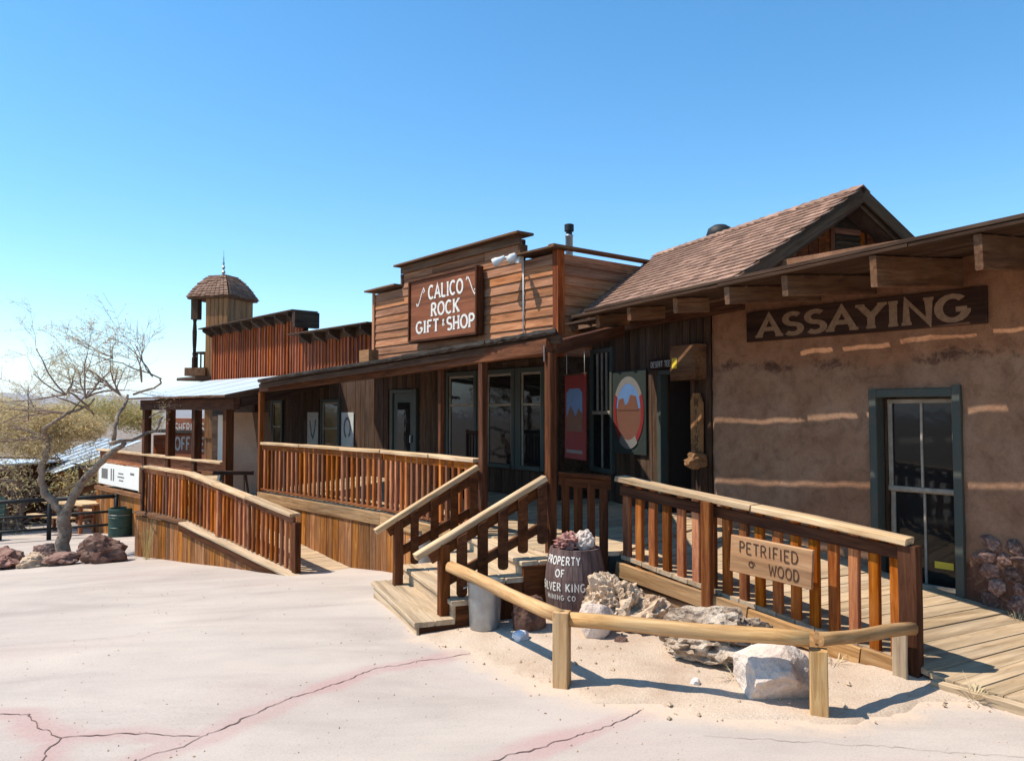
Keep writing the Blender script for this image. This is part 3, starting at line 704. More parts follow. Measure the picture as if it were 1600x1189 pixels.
# ------------------------------------------------------------------ shingled house with the doorway
ho = thing('shingled_house', FK(1.4, -1, .4), 'low plank house with brown shingled gable roof and dark open doorway', 'building')
kw = bx('wall', 'shade', ho, FK, .97, 2.9, -.12, -.03, .3, 2.95)
def vboards(parent, fr, s0, s1, z0, z1, d, mat, wid=.14, t=.02, holes=(), name='board'):
    s = s0
    while s < s1 - .02:
        w_ = min(wid * rnd.uniform(.85, 1.15), s1 - s); c = s + w_ / 2; seg = [(z0, z1)]
        for (a, b, za, zb) in holes:
            if s + w_ > a + .005 and s < b - .005:
                ns = []
                for (p, q) in seg:
                    if za > p: ns.append((p, min(q, za)))
                    if zb < q: ns.append((max(p, zb), q))
                seg = [x for x in ns if x[1] - x[0] > .03]
        for (p, q) in seg: bx(name, mat, parent, fr, s + .003, s + w_ - .003, d, d + t + rnd.uniform(0, .006), p, q)
        s += w_
vboards(kw, FK, 0.97, 2.85, .53, 2.92, -.028, 'shade', .13, .02, [(2.15, 2.80, .9, 2.62)])
vboards(kw, FK, .0, .96, 2.26, 2.92, -.028, 'shade', .13)
vboards(kw, FK, .0, .28, .53, 2.255, -.028, 'shade', .14)
bx('lintel', 'green', ho, FK, .30, 1.01, -.06, .03, 2.185, 2.25)
bx('door_frame', 'green', ho, FK, .955, 1.03, -.08, .035, .53, 2.184); bx('door_frame', 'shade', ho, FK, .285, .352, -.08, .02, .53, 2.184)
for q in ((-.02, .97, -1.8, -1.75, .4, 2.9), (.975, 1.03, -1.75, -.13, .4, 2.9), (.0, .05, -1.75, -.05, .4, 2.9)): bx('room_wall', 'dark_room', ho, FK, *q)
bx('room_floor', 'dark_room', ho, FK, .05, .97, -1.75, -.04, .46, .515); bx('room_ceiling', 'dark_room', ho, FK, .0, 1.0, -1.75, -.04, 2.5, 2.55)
kwin = bx('window', 'green', ho, FK, 2.14, 2.20, -.02, .04, .90, 2.62)
bx('frame', 'green', kwin, FK, 2.74, 2.80, -.02, .04, .90, 2.62); bx('frame', 'green', kwin, FK, 2.2, 2.74, -.02, .035, .90, .96); bx('frame', 'green', kwin, FK, 2.2, 2.74, -.02, .035, 2.56, 2.62)
bx('sash', 'sash', kwin, FK, 2.2, 2.74, -.01, .02, 1.70, 1.75)
for s in (2.34, 2.47, 2.60): bx('muntin', 'sash', kwin, FK, s - .01, s + .01, -.008, .018, 1.751, 2.559)
for (a, b) in ((2.2, 2.33), (2.35, 2.46), (2.48, 2.59), (2.61, 2.74)): bx('pane', 'glass', kwin, FK, a, b, -.012, -.004, 1.751, 2.559, 0)
bx('pane', 'glass', kwin, FK, 2.2, 2.46, -.012, -.004, .961, 1.699, 0); bx('pane', 'glass', kwin, FK, 2.48, 2.74, -.012, -.004, .961, 1.699, 0); bx('muntin', 'sash', kwin, FK, 2.461, 2.479, -.01, .015, .961, 1.699)
# roof
EZ, RZ, RD = 3.027, 4.165, 1.767; SL = 3.55; DX = -.5
rf = prism('roof', 'beam', ho, [FM(0.02, .0, EZ - .03), FM(SL, .0, EZ - .03), FM(SL - DX, -RD, RZ - .03), FM(.02, -RD, RZ - .03)], (0, 0, -.03))
prism('roof_back', 'shingle', ho, [FM(.02, -RD, RZ - .002), FM(SL - DX, -RD, RZ - .002), FM(SL - DX, -2 * RD, EZ), FM(.02, -2 * RD, EZ)], (0, 0, -.05))
sl = math.hypot(RD, RZ - EZ); su = (FM(0, -RD, RZ) - FM(0, 0, EZ)) / sl; sn = su.cross(FM.u).normalized()
if sn.z < 0: sn = -sn
rows = 18; ex = sl / rows; cells = []
for r in range(rows):
    lim = SL - DX * (r + .5) / rows; s = -.05 + (r % 2) * .06
    while s < lim - .03:
        w_ = min(rnd.uniform(.115, .165), lim - s); cells.append((r, s, w_)); s += w_ + .005
cells.sort(key=lambda c: c[1]); 
stv, stf = [], []
for i, (r, s, w_) in enumerate(cells):
    a = FM(s + w_ / 2, 0, EZ) + su * (ex * r - .03 + rnd.uniform(-.012, .012)) + sn * .024; b = FM(s + w_ / 2, 0, EZ) + su * (ex * (r + 1) + .02) + sn * .004
    if i < 300: bar('shingle', 'shingle', rf, a, b, w_, .012, sn, .002)
    else:
        k = len(stv); hw = FM.u * (w_ / 2); th = sn * .006
        for p in (a, b):
            for q in (-hw - th, hw - th, hw + th, -hw + th): stv.append(p + q)
        stf += [(k, k+1, k+2, k+3), (k+4, k+7, k+6, k+5), (k, k+4, k+5, k+1), (k+1, k+5, k+6, k+2), (k+2, k+6, k+7, k+3), (k+3, k+7, k+4, k)]
tag(meshobj('shingle_field', 'shingle', rf, stv, stf), kind='stuff')
for i in range(27):                                   # ridge caps
    s = -.04 + i * .15
    bar('ridge_cap', 'shingle', rf, FM(s, -RD + .05, RZ - .005), FM(s + .17, -RD + .05, RZ + .012), .13, .014, sn)
    bar('ridge_cap', 'shingle', rf, FM(s, -RD - .05, RZ - .005), FM(s + .17, -RD - .05, RZ + .012), .13, .014, (sn.x * -1, sn.y * -1, sn.z))
for sg_ in (1, -1):                                   # barge boards
    e0 = FM(-.03, -RD + sg_ * RD, EZ - .075); e1 = FM(-.03, -RD, RZ - .075)
    bar('barge_board', 'beam', ho, e0, e1, .035, .14)
    bar('barge_board', 'beam', ho, e0 + FM.u * .05 - FM.k * .06, e1 + FM.u * .05 - FM.k * .06, .03, .10)
gw = prism('gable_wall', 'shade', ho, [FM(.30, -.62, 3.25), FM(.30, -2*RD + .62, 3.25), FM(.30, -RD, RZ - .17)], FM.u * .06)
d = .62
while d < 2 * RD - .62:
    w_ = rnd.uniform(.14, .19)
    if not (1.60 < d + w_ / 2 < 2.08):
        def top(x): return EZ + (RZ - EZ) * (1 - abs(x - RD) / RD) - .16
        prism('gable_board', 'redboard', gw, [FM(.296, -d - .004, 3.23), FM(.296, -d - w_ + .004, 3.23), FM(.296, -d - w_ + .004, top(d + w_)), FM(.296, -d - .004, top(d))], -FM.u * .02)
    d += w_
ve = bx('louvre_vent', 'dark_room', ho, FM, .28, .295, -2.03, -1.65, 3.41, 3.72)
for q in ((-2.09, -2.03, 3.76), (-1.65, -1.59, 3.80)): bx('vent_frame', 'redboard', ve, FM, .255, .295, q[0], q[1], 3.25, q[2])
bx('vent_frame', 'redboard', ve, FM, .255, .294, -2.03, -1.65, 3.72, 3.79); bx('vent_board', 'redboard', ve, FM, .262, .294, -2.03, -1.65, 3.25, 3.409)
for i in range(5): bar('slat', 'beam', ve, FM(.262, -2.025, 3.44 + i * .058), FM(.262, -1.655, 3.44 + i * .058), .05, .012, FM.k + FM.u * .9)
bar('eave_board', 'beam', ho, FM(-.02, -.02, EZ - .11), FM(SL, -.02, EZ - .11), .035, .10)
bar('eave_beam', 'stain_dark', ho, FM(.0, -.16, EZ - .19), FM(SL - .2, -.16, EZ - .19), .10, .14)
for i in range(9): bar('rafter_tail', 'beam', ho, FM(.12 + i * .40, .04, EZ - .10), FM(.12 + i * .40, -.95, EZ + .51), .06, .09, sn)
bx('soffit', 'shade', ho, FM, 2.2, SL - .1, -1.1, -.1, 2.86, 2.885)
vt = lathe('roof_turbine', 'black', ho, FM(3.02, -RD - .42, RZ - .38), [(.10, 0), (.10, .42), (.17, .45), (.20, .53), (.17, .62), (.09, .67), (.0, .68)], 16)

# ------------------------------------------------------------------ gift shop
gs = thing('gift_shop', FG(2.6, -1, .1), 'weathered clapboard gift shop with stepped false front and long porch roof', 'building')
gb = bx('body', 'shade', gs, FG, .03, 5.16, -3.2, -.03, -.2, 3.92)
bx('false_front', 'shade', gs, FG, .82, 4.11, -.10, -.032, 3.921, 4.28)
HZ = [(.80, 4.13)]
z = 2.52; rw = .142
while z < 4.30:
    lo, hi = (0, 5.19) if z + rw * .7 < 3.98 else (.80, 4.13)
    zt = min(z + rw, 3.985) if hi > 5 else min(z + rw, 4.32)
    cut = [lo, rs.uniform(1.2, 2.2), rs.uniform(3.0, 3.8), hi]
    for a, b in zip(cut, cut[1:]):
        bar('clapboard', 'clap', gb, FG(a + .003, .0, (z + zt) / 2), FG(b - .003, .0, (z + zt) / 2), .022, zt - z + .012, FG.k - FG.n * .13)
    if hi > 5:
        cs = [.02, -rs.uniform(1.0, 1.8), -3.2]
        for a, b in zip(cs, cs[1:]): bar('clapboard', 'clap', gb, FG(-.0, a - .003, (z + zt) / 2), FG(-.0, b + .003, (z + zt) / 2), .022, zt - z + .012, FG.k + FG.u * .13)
    z += rw
bx('corner_board', 'redboard', gs, FG, -.03, .07, .014, .040, 2.5, 3.985); bx('corner_board', 'redboard', gs, FG, -.045, -.018, -.09, .040, 2.5, 3.985)
bx('corner_board', 'clap', gs, FG, 5.12, 5.205, .014, .040, 2.5, 3.985)
for a, b, zc in ((-.08, .74, 4.01), (4.19, 5.30, 4.01), (.70, 4.22, 4.345)): bx('cap_board', 'beam', gs, FG, a, b, -.16, .16, zc - .018, zc + .018)
bx('cap_board', 'beam', gs, FG, -.10, .02, -3.3, .165, 4.0, 4.045)
bx('cap_trim', 'beam', gs, FG, .78, 4.15, .018, .05, 4.20, 4.324)
for s in (.80, 4.13): bx('cap_trim', 'beam', gs, FG, s - .03, s + .03, -.10, .045, 4.0, 4.19)
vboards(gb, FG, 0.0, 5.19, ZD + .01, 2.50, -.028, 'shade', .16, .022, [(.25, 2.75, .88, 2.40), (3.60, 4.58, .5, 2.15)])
def sashwin(parent, fr, s0, s1, z0, z1, zmid, cols=1):
    w_ = bx('window', 'green', parent, fr, s0, s0 + .07, -.03, .035, z0, z1); 
    bx('frame', 'green', w_, fr, s1 - .07, s1, -.03, .035, z0, z1)
    bx('frame', 'green', w_, fr, s0 + .07, s1 - .07, -.03, .03, z1 - .07, z1); bx('sill', 'green', w_, fr, s0 + .07, s1 - .07, -.03, .06, z0, z0 + .06)
    for (za, zb) in ((z0 + .06, zmid), (zmid, z1 - .07)):
        bx('sash', 'sash', w_, fr, s0 + .071, s1 - .071, -.02, .012, zb - .035, zb); bx('sash', 'sash', w_, fr, s0 + .071, s0 + .10, -.02, .012, za + .001, zb - .036); bx('sash', 'sash', w_, fr, s1 - .10, s1 - .071, -.02, .012, za + .001, zb - .036)
        bx('pane', 'glass', w_, fr, s0 + .101, s1 - .101, -.014, -.006, za + .001, zb - .036, 0)
    return w_
for a, b in ((.27, .86), (.94, 1.68), (1.88, 2.72)): sashwin(gs, FG, a, b, .9, 2.38, 1.86)
for a, b in ((.862, .938), (1.682, 1.878)): bx('trim_board', 'green', gs, FG, a, b, -.03, .02, .9, 2.38)
dr = bx('door', 'green', gs, FG, 3.74, 4.44, -.03, .0, .53, 2.06); bx('pane', 'glass', dr, FG, 3.88, 4.30, .002, .008, 1.05, 1.9, 0); bx('handle', 'galv', dr, FG, 3.79, 3.82, .002, .05, 1.2, 1.32)
for a, b in ((3.64, 3.735), (4.445, 4.54)): bx('door_frame', 'green', gs, FG, a, b, -.03, .035, .53, 2.13)
bx('door_frame', 'green', gs, FG, 3.736, 4.444, -.03, .035, 2.064, 2.13)
# porch roof
E = [Vector((-3.75, 11.75, 2.20)), Vector((-1.53, 9.5, 2.36)), Vector((-.27, 7.8, 2.425)), Vector((.372, 6.8, 2.445))]
Bk = [FG(5.9, -.0, 2.66), FG(2.6, .02, 2.74), FG(.9, .02, 2.78), FG(-.02, .02, 2.80)]
pr_ = bpy.data.objects.new('porch_roof', None); pr_.empty_display_size = .1; link(pr_, gs, Matrix.Translation(FG(2, 1, 2.6)))
for i in range(3):
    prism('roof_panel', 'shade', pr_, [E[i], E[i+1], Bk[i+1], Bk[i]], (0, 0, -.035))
    # rolled roofing with a torn edge
    n = 22; vs, fs = [], []
    for j in range(n + 1):
        t = j / n; e = E[i].lerp(E[i+1], t); b = Bk[i].lerp(Bk[i+1], t); o_ = (e - b).to_2d().normalized().to_3d()
        q = e + o_ * (.02 + .03 * noise.noise(Vector((j * .7 + i * 40, 0, 0)))) + Vector((0, 0, .012 + .018 * abs(noise.noise(Vector((j * .9 + i * 40, 3, 0))))))
        vs += [q, b + Vector((0, 0, .03)), q + Vector((0, 0, -.02 - .02 * rnd.random()))]
    for j in range(n): k = j * 3; fs += [(k, k + 3, k + 4, k + 1), (k, k + 2, k + 5, k + 3)]
    meshobj('roofing_felt', 'tarpaper', pr_, vs, fs)
for i in range(3):
    a, b = E[i] + Vector((.05, .04, -.075)), E[i+1] + Vector((.05, .04, -.075)); bar('fascia', 'shade', pr_, a, b, .035, .075)
hd = [P407 + Vector((0, 0, 2.10)), B1 + Vector((.05, .05, 2.24)), P757 + Vector((0, 0, 2.30)), P860 + Vector((0, 0, 2.32))]
for a, b in zip(hd, hd[1:]): bar('header_beam', 'stain_dark', pr_, a, b, .09, .13)
bar('header_beam', 'stain_dark', pr_, P860 + Vector((.02, 0, 2.30)), FA(3.35, 1.1, 2.60), .08, .12)
for t in range(9):
    k = t / 8 * 2.98; i = min(2, int(k)); f = k - i; e = E[i].lerp(E[i+1], f); b = Bk[i].lerp(Bk[i+1], f)
    bar('rafter', 'beam', pr_, e.lerp(b, .03) + Vector((0, 0, -.085)), b + Vector((0, 0, -.085)), .05, .09)
for P, zt, wd, m_ in ((P860, 2.26, .078, 'stain_dark'), (P757, 2.24, .072, 'stain_dark'), (P690, 2.34, .055, 'stain_dark'), (P407, 2.04, .075, 'stain')):
    o = slab('post', m_, gs, P + Vector((0, 0, (ZD + zt) / 2)), Vector((0, 0, 1)), FG.u, FG.n, zt - ZD - .004, wd, wd, .002)
bar('bracket', 'galv', gs, P860 + Vector((-.057, -.02, 2.18)), P860 + Vector((-.057, -.02, 2.32)), .03, .006, (1, 0, 0))
bx('vent_box', 'tan_board', gs, FG, 4.62, 4.98, .22, .42, 2.62, 2.86)
ch = lathe('stove_pipe', 'galv', gs, FG(1.37, -1.49, 3.9), [(.062, 0), (.062, .70), (.07, .71), (.07, .73), (.062, .74)], 14)
lathe('pipe_cap', 'black', ch, FG(1.37, -1.49, 4.64), [(.05, 0), (.05, .05), (.078, .06), (.078, .17), (.05, .18), (.0, .185)], 14)

sg = thing('gift_shop_sign', FG(2.66, .15, 2.94), 'brown boxed sign reading CALICO ROCK & GIFT SHOP on the clapboard front', 'sign')
bx('panel', 'brown_sign', sg, FG, 1.70, 3.62, .06, .16, 2.96, 3.96)
for q in ((1.655, 1.70, .05, .19, 2.93, 3.99), (3.62, 3.665, .05, .19, 2.93, 3.99), (1.70, 3.62, .05, .187, 2.92, 2.96), (1.70, 3.62, .05, .187, 3.96, 4.00)): bx('frame', 'stain_dark', sg, FG, *q)
letters(sg, 'CALICO', wallplace(FG, 2.55, .161, 3.62), .212, .09, M['letter'], .004, .13, .12, 1.0)
letters(sg, 'ROCK', wallplace(FG, 2.56, .161, 3.33), .20, .09, M['letter'], .004, .13, .14, .82)
letters(sg, 'GIFT', wallplace(FG, 3.08, .161, 3.07), .185, .09, M['letter'], .004, .13, .10, .70)
letters(sg, '&', wallplace(FG, 2.60, .161, 3.14), .10, .09, M['letter'], .004)
letters(sg, 'SHOP', wallplace(FG, 2.12, .161, 3.06), .195, .09, M['letter'], .004, .13, .10, .76)
for s, z_, fl in ((3.30, 3.52, 1), (1.84, 3.56, -1)):
    pts = [(-.10, 0), (-.12, .05), (-.07, .02), (-.02, .10), (.04, .22), (.10, .30), (.13, .25), (.09, .22)]
    vs, fs = [], []; Lp, Rp = ribbon([(p[0] * fl, p[1]) if fl > 0 else (p[0], .3 - p[1]) for p in pts], .009); n = len(Lp)
    for zz in (.161, .1645):
        for P in (Lp, Rp):
            for v in P: vs.append(FG(s - v.x, zz, z_ + v.y))
    for i in range(n - 1): fs += [(2*n + i, 2*n + i + 1, 3*n + i + 1, 3*n + i), (i, i+1, 2*n + i + 1, 2*n + i), (n + i, 3*n + i, 3*n + i + 1, n + i + 1)]
    meshobj('scroll', 'letter', sg, vs, fs)

fl = thing('flood_light', FG(.78, .05, 3.9), 'twin white flood lamps with conduit on the clapboard front', 'lamp')
bx('junction_box', 'lamp_white', fl, FG, .70, .80, .03, .12, 3.90, 4.02)
for ds, sx in ((.24, 1), (-.06, -1)):
    c = FG(.75 + ds * .8, .22, 3.99); tube('arm', 'lamp_white', fl, [FG(.75, .12, 3.97), FG(.75 + ds * .4, .16, 4.0), c], .018)
    ax = (FG.n * .7 + FG.u * .5 * sx - FG.k * .5).normalized()
    tube('lamp_head', 'lamp_white', fl, [c - ax * .02, c + ax * .05, c + ax * .11, c + ax * .17], [.032, .042, .065, .07], 12)
tube('conduit', 'lamp_white', fl, [FG(.72, .03, 3.9), FG(.715, .03, 3.4), FG(.71, .035, 2.80)], .011)

# ------------------------------------------------------------------ steps, railings, knee rail
st_ = thing('front_steps', FS(.8, -.4, 0), 'broad pale plank steps rising from the street to the porch', 'steps')
SW = 1.62
for k, zt in enumerate((.10, .24, .385, .518)):
    d0 = -.30 * k; dep = .34
    if k < 3:
        for i in range(2): bx('tread', 'deck', st_, FS, -.02, SW, d0 + .02 - i * .172, d0 + .02 - (i + 1) * .172 + .008, zt - .04, zt)
    bx('riser', 'deck', st_, FS, .0, SW - .02, d0 - .025, d0 - .003, (0 if k == 0 else (.10, .24, .385)[k-1]) - .02 - (.12 if k == 0 else 0), zt - .041)
    if k: bx('side_board', 'stain_dark', st_, FS, -.012, .018, d0 - .32, d0 - .026, -.02, zt - .041)
bx('side_board', 'stain_dark', st_, FS, -.012, .018, -.34, -.026, -.12, .058)
bx('side_board', 'stain_dark', st_, FS, -.03, .016, -1.5, -.90, -.02, .475)

for i in range(4): bx('tread', 'deck', st_, FS, -.02, SW, -.885 - i * .16, -.885 - (i + 1) * .16 + .008, .468, .506)
def rail_run(t, b0, b1, h0, h1, sp=.13, bw=.05, bt=.04, mat='stain', cap='pale', capw=.12, capt=.04, skip0=.5, under=True, foot=0, off=.0, jit=.004):
    b0, b1 = Vector(b0), Vector(b1); dh = (b1 - b0).to_2d().to_3d(); L = dh.length; u = dh.normalized(); nn = Vector((-u.y, u.x, 0)) 
    t0, t1 = b0 + Vector((0, 0, h0)), b1 + Vector((0, 0, h1))
    npc = max(1, math.ceil(L / 1.5)); cutp = [0] + [(i + rnd.uniform(-.15, .15)) / npc for i in range(1, npc)] + [1]
    for i, (fa, fb) in enumerate(zip(cutp, cutp[1:])):
        j_ = Vector((rnd.uniform(-.006, .006), rnd.uniform(-.006, .006), rnd.uniform(-.003, .003)))
        bar('top_rail', cap, t, t0.lerp(t1, fa + (.0015 if i else 0)) + j_, t0.lerp(t1, fb) + j_, capw * rnd.uniform(.94, 1.06), capt, rag=.006)
    if under: bar('under_rail', mat, t, t0 + Vector((0, 0, -capt / 2 - .042)) + nn * .0, t1 + Vector((0, 0, -capt / 2 - .042)), .038, .08)
    n = max(1, round(L / sp))
    for i in range(n):
        f = (i + skip0) / n
        lo = b0.lerp(b1, f) + Vector((0, 0, foot)); hi = t0.lerp(t1, f) + Vector((0, 0, -capt / 2 - .002))
        o_ = nn * off + u * rnd.uniform(-jit, jit)
        slab('baluster', mat, t, (lo + hi) / 2 + o_, (hi - lo + Vector((rnd.uniform(-.006, .006), 0, 0))).normalized(), u, Vector((0, 0, 1)).cross(u) * 1, (hi - lo).length, bw, bt, .002)

# ramp railing, right
r1 = thing('ramp_railing', F1(1.2, 0, .1), 'sloping stained railing with bleached cap in front of the assay office', 'railing')
b0, b1 = C1 + Vector((.02, 0, .40)), Vector((2.607, 5.26, .07))
rail_run(r1, b0, b1, .76, .83, .142, .07, .05, capw=.15, capt=.045, under=False, off=.035, skip0=.3, foot=-.03)
uu = (b1 - b0).to_2d().to_3d().normalized(); nn1 = Vector((uu.y, -uu.x, 0))
bar('under_rail', 'stain_dark', r1, b0 + Vector((0, 0, .66)) - nn1 * .012, b1 + Vector((0, 0, .735)) - nn1 * .012, .035, .085)
for f0, f1, dz in ((0, .52, 0), (.525, .87, -.012), (.875, .985, .0)): 
    a_, c_ = b0.lerp(b1, f0), b0.lerp(b1, f1); bar('stringer', 'trim', r1, a_ + Vector((0, 0, -.015 + dz)) + nn1 * .055, c_ + Vector((0, 0, -.015 + dz)) + nn1 * .055, .04, .13, rag=.006)
    bar('stringer', 'trim', r1, a_ + Vector((0, 0, -.17 + dz)) + nn1 * .03, c_ + Vector((0, 0, -.13 + dz)) + nn1 * .03, .03, .10, rag=.006)
for f in (.385,): 
    q = b0.lerp(b1, f); slab('post', 'stain', r1, q + Vector((0, 0, .29)) + nn1 * .085, Vector((0, 0, 1)), uu, Vector((0, 0, 1)).cross(uu), .95, .085, .06)
slab('post', 'stain_dark', r1, Vector((2.607, 5.26, .42)), Vector((0, 0, 1)), uu, Vector((0, 0, 1)).cross(uu), .90, .12, .10)
slab('post', 'deck', r1, Vector((2.56, 5.25, .15)) + nn1 * .08, Vector((0, 0, 1)), uu, Vector((0, 0, 1)).cross(uu), .38, .09, .03)
r2 = thing('corner_railing', (.64, 6.97, ZD), 'short shaded railing between porch post and ramp railing', 'railing')
rail_run(r2, P860 + Vector((.07, 0, ZD)), C1 + Vector((-.07, 0, ZD - .06)), .685, .70, .125, .075, .03, 'stain_dark', 'stain_dark', .11, .035, under=True, foot=-.12)

# porch deck railing
r5 = thing('porch_railing', (-1.8, 10, ZD), 'long level porch railing of rust-brown balusters above the skirting', 'railing')
rail_run(r5, P407 + Vector((.06, -.06, ZD)), B1 + Vector((-.012, .013, ZD)), .735, .735, .128, .05, .04, foot=.03)
rail_run(r5, B1 + Vector((.012, -.013, ZD)), P757 + Vector((-.06, .07, ZD)), .735, .73, .128, .05, .04, foot=.03)
for a_, c_ in ((P407, B1), (B1, P757)):
    uu = (c_ - a_).normalized(); o_ = Vector((uu.y, -uu.x, 0))
    bar('bottom_rail', 'stain', r5, a_ + Vector((0, 0, ZD + .035)), c_ + Vector((0, 0, ZD + .035)), .045, .03)
sk = thing('porch_skirting', (-1.8, 10, 0), 'upright orange-brown skirting boards below the porch railing', 'skirting')
for a_, c_ in ((P407, B1), (B1, P757)):
    uu = (c_ - a_).normalized(); o_ = Vector((uu.y, -uu.x, 0)); o_ = o_ if o_.y < 0 else -o_
    L = (c_ - a_).length; s = 0
    bar('trim_board', 'trim', sk, a_ + Vector((0, 0, ZD - .085)) + o_ * .035, c_ + Vector((0, 0, ZD - .085)) + o_ * .035, .04, .15, rag=.005)
    while s < L - .03:
        w_ = min(rnd.uniform(.12, .17), L - s); q = a_ + uu * (s + w_ / 2) + o_ * .02; zb = gz(q.x, q.y) - .1
        slab('skirt_board', 'skirt', sk, Vector((q.x, q.y, (zb + .44) / 2)), Vector((0, 0, 1)), uu, Vector((0, 0, 1)).cross(uu), .44 - zb, w_ - .006, .022); s += w_

# stair rails
def stair_rail(name, label, foot, head, z0, z1, over, post_h, nb, bw, top_trim, zb):
    t = thing(name, foot, label, 'handrail'); foot, head = Vector(foot), Vector(head)
    dh = (head - foot).to_2d().to_3d(); L = dh.length; u = dh.normalized(); k = (z1 - z0) / L
    a_ = Vector((foot.x, foot.y, z0)) - (u * over) - Vector((0, 0, k * over)); c_ = Vector((head.x, head.y, z1)) - u * top_trim - Vector((0, 0, k * top_trim))
    bar('top_rail', 'pale', t, a_, c_, .085, .05, rag=.004)
    bar('under_rail', 'stain_dark', t, a_ + u * .12 + Vector((0, 0, k * .12 - .075)), c_ + Vector((0, 0, -.075)), .035, .10)
    bar('lower_rail', 'stain_dark', t, Vector((foot.x, foot.y, z0 - .34)), Vector((c_.x, c_.y, c_.z - .40)), .035, .08)
    slab('post', 'stain_dark', t, Vector((foot.x, foot.y, (zb + z0 - .03) / 2)), Vector((0, 0, 1)), u, Vector((0, 0, 1)).cross(u), z0 - .03 - zb, .085, .085)
    side = Vector((u.y, -u.x, 0)) * .037
    for i in range(nb):
        f = (i + .75) / (nb + .35); q = foot.lerp(head, f); zt = z0 + (z1 - z0) * f - .03; ln = .50 - .03 * (i % 2)
        pts = []
        for (x_, y_) in ((-.5, 0), (-.5, -1 + .05), (-.36, -1 + .012), (0, -1), (.36, -1 + .012), (.5, -1 + .05), (.5, 0)): pts.append(Vector((q.x, q.y, zt)) + u * (x_ * bw) + Vector((0, 0, y_ * ln + (x_ * bw * k if y_ == 0 else 0))) + side)
        prism('baluster', 'stain_dark', t, pts, side.normalized() * .028)
    return t
stair_rail('stair_handrail', 'near stair handrail of bleached rail on wide dark balusters, beside the bucket', (-.555, 6.52, 0), P860, .70, 1.20, .24, .7, 5, .085, .06, -.12)
stair_rail('stair_handrail', 'far stair handrail meeting the porch railing at its post', (-1.09, 7.66, .10), P757, .735, 1.22, .22, .7, 4, .075, .06, -.1)

# left ramp railing and skirting
r6 = thing('side_ramp_railing', FL(2.4, 0, -.2), 'bent railing of closely set brown balusters along the left side ramp', 'railing')
rail_run(r6, FL(3.1, 0, zl(3.1)), FL(.05, 0, zl(.0)), .725, .70, .122, .05, .04, capw=.15, foot=.02)
rail_run(r6, FL(4.78, 0, .10), FL(3.13, 0, zl(3.1)), .735, .725, .122, .05, .04, capw=.14, foot=.02)
slab('post', 'stain_dark', r6, FL(0, 0, (zl(0) + .38) / 2 - .06), FL.k, FL.u, FL.n, .74, .085, .085); slab('post', 'stain', r6, FL(2.05, .03, zl(2.05) + .33), FL.k, FL.u, FL.n, .66, .075, .06)
slab('post', 'stain_dark', r6, FL(4.82, 0, .42), FL.k, FL.u, FL.n, .72, .09, .09)
s6 = thing('side_ramp_skirting', FL(2.5, .1, -.5), 'tapering skirting of stained boards under the left ramp railing', 'skirting')
bar('edge_board', 'deck', s6, FL(-.25, .075, zl(0) - .035), FL(3.1, .075, zl(3.1) - .01), .16, .035, rag=.005); bar('edge_board', 'beam', s6, FL(3.11, .075, zl(3.1) - .01), FL(4.9, .075, .085), .16, .035, rag=.005)
bar('stringer', 'stain_dark', s6, FL(-.1, .128, zl(0) - .09), FL(3.1, .128, zl(3.1) - .075), .03, .10, rag=.004)
s = .35
while s < 4.9:
    w_ = rnd.uniform(.12, .17); q = FL(s + w_ / 2, .095, 0); zb = gz(q.x, q.y) - .05; zt = zl(s + .05) - .055
    if zt - zb > .05: slab('skirt_board', 'skirt', s6, Vector((q.x, q.y, (zb + zt) / 2)), FL.k, FL.u, FL.n, zt - zb, w_ - .006, .022)
    s += w_
q = FL(4.93, -.05, 0); slab('corner_post', 'skirt', s6, Vector((q.x, q.y, -.29)), FL.k, FL.u, FL.n, .78, .10, .10)

# knee-high log rail round the rocks
kn = thing('knee_rail', (1.0, 5.0, 0), 'knee-high honey-coloured log rail bent round the rock bed', 'rail')
KL, KR = Vector((.318, 5.14, 0)), Vector((1.771, 4.66, 0))
def log(p0, p1, r, mat='honey'):
    p0, p1 = Vector(p0), Vector(p1); n = 7; x = (p1 - p0).normalized(); y = Vector((0, 0, 1)).cross(x).normalized(); z_ = x.cross(y); L = (p1 - p0).length; vs, fs = [], []
    for i in range(n + 1):
        for j in range(12):
            a = 2 * math.pi * j / 12; rr = r * (1 + .12 * noise.noise(Vector((i * .8 + p0.x * 5, math.cos(a), math.sin(a))))); 
            sq = 1 / max(abs(math.cos(a)), abs(math.sin(a))) ** .55
            vs.append((-L / 2 + L * i / n, rr * sq * math.cos(a) * .82, rr * sq * math.sin(a) * .86 + .005 * math.sin(i * 1.1 + p0.x)))
    for i in range(n):
        for j in range(12): fs.append((i*12 + j, i*12 + (j+1) % 12, (i+1)*12 + (j+1) % 12, (i+1)*12 + j))
    fs += [tuple(range(11, -1, -1)), tuple(range(n * 12, n * 12 + 12))]
    me = bpy.data.meshes.new('log'); me.from_pydata(vs, [], fs); me.materials.append(M[mat]); me.polygons.foreach_set('use_smooth', [len(p.vertices) == 4 for p in me.polygons])
    return link(bpy.data.objects.new('log', me), kn, basis(x, y, z_, (p0 + p1) / 2))
log((-.50, 6.46, .50), KL + Vector((0, 0, .43)), .05); log(KL + Vector((.05, .0, .42)), KR + Vector((-.05, .0, .43)), .052); log(KR + Vector((.01, .02, .42)), (2.56, 5.14, .365), .045, 'trim')
for P, hh in ((KL, .47), (KR, .372)):
    slab('post', 'honey', kn, P + Vector((0, 0, hh / 2 - .05)), Vector((0, 0, 1)), Vector((.95, -.31, 0)), Vector((.31, .95, 0)), hh + .1, .10, .10)

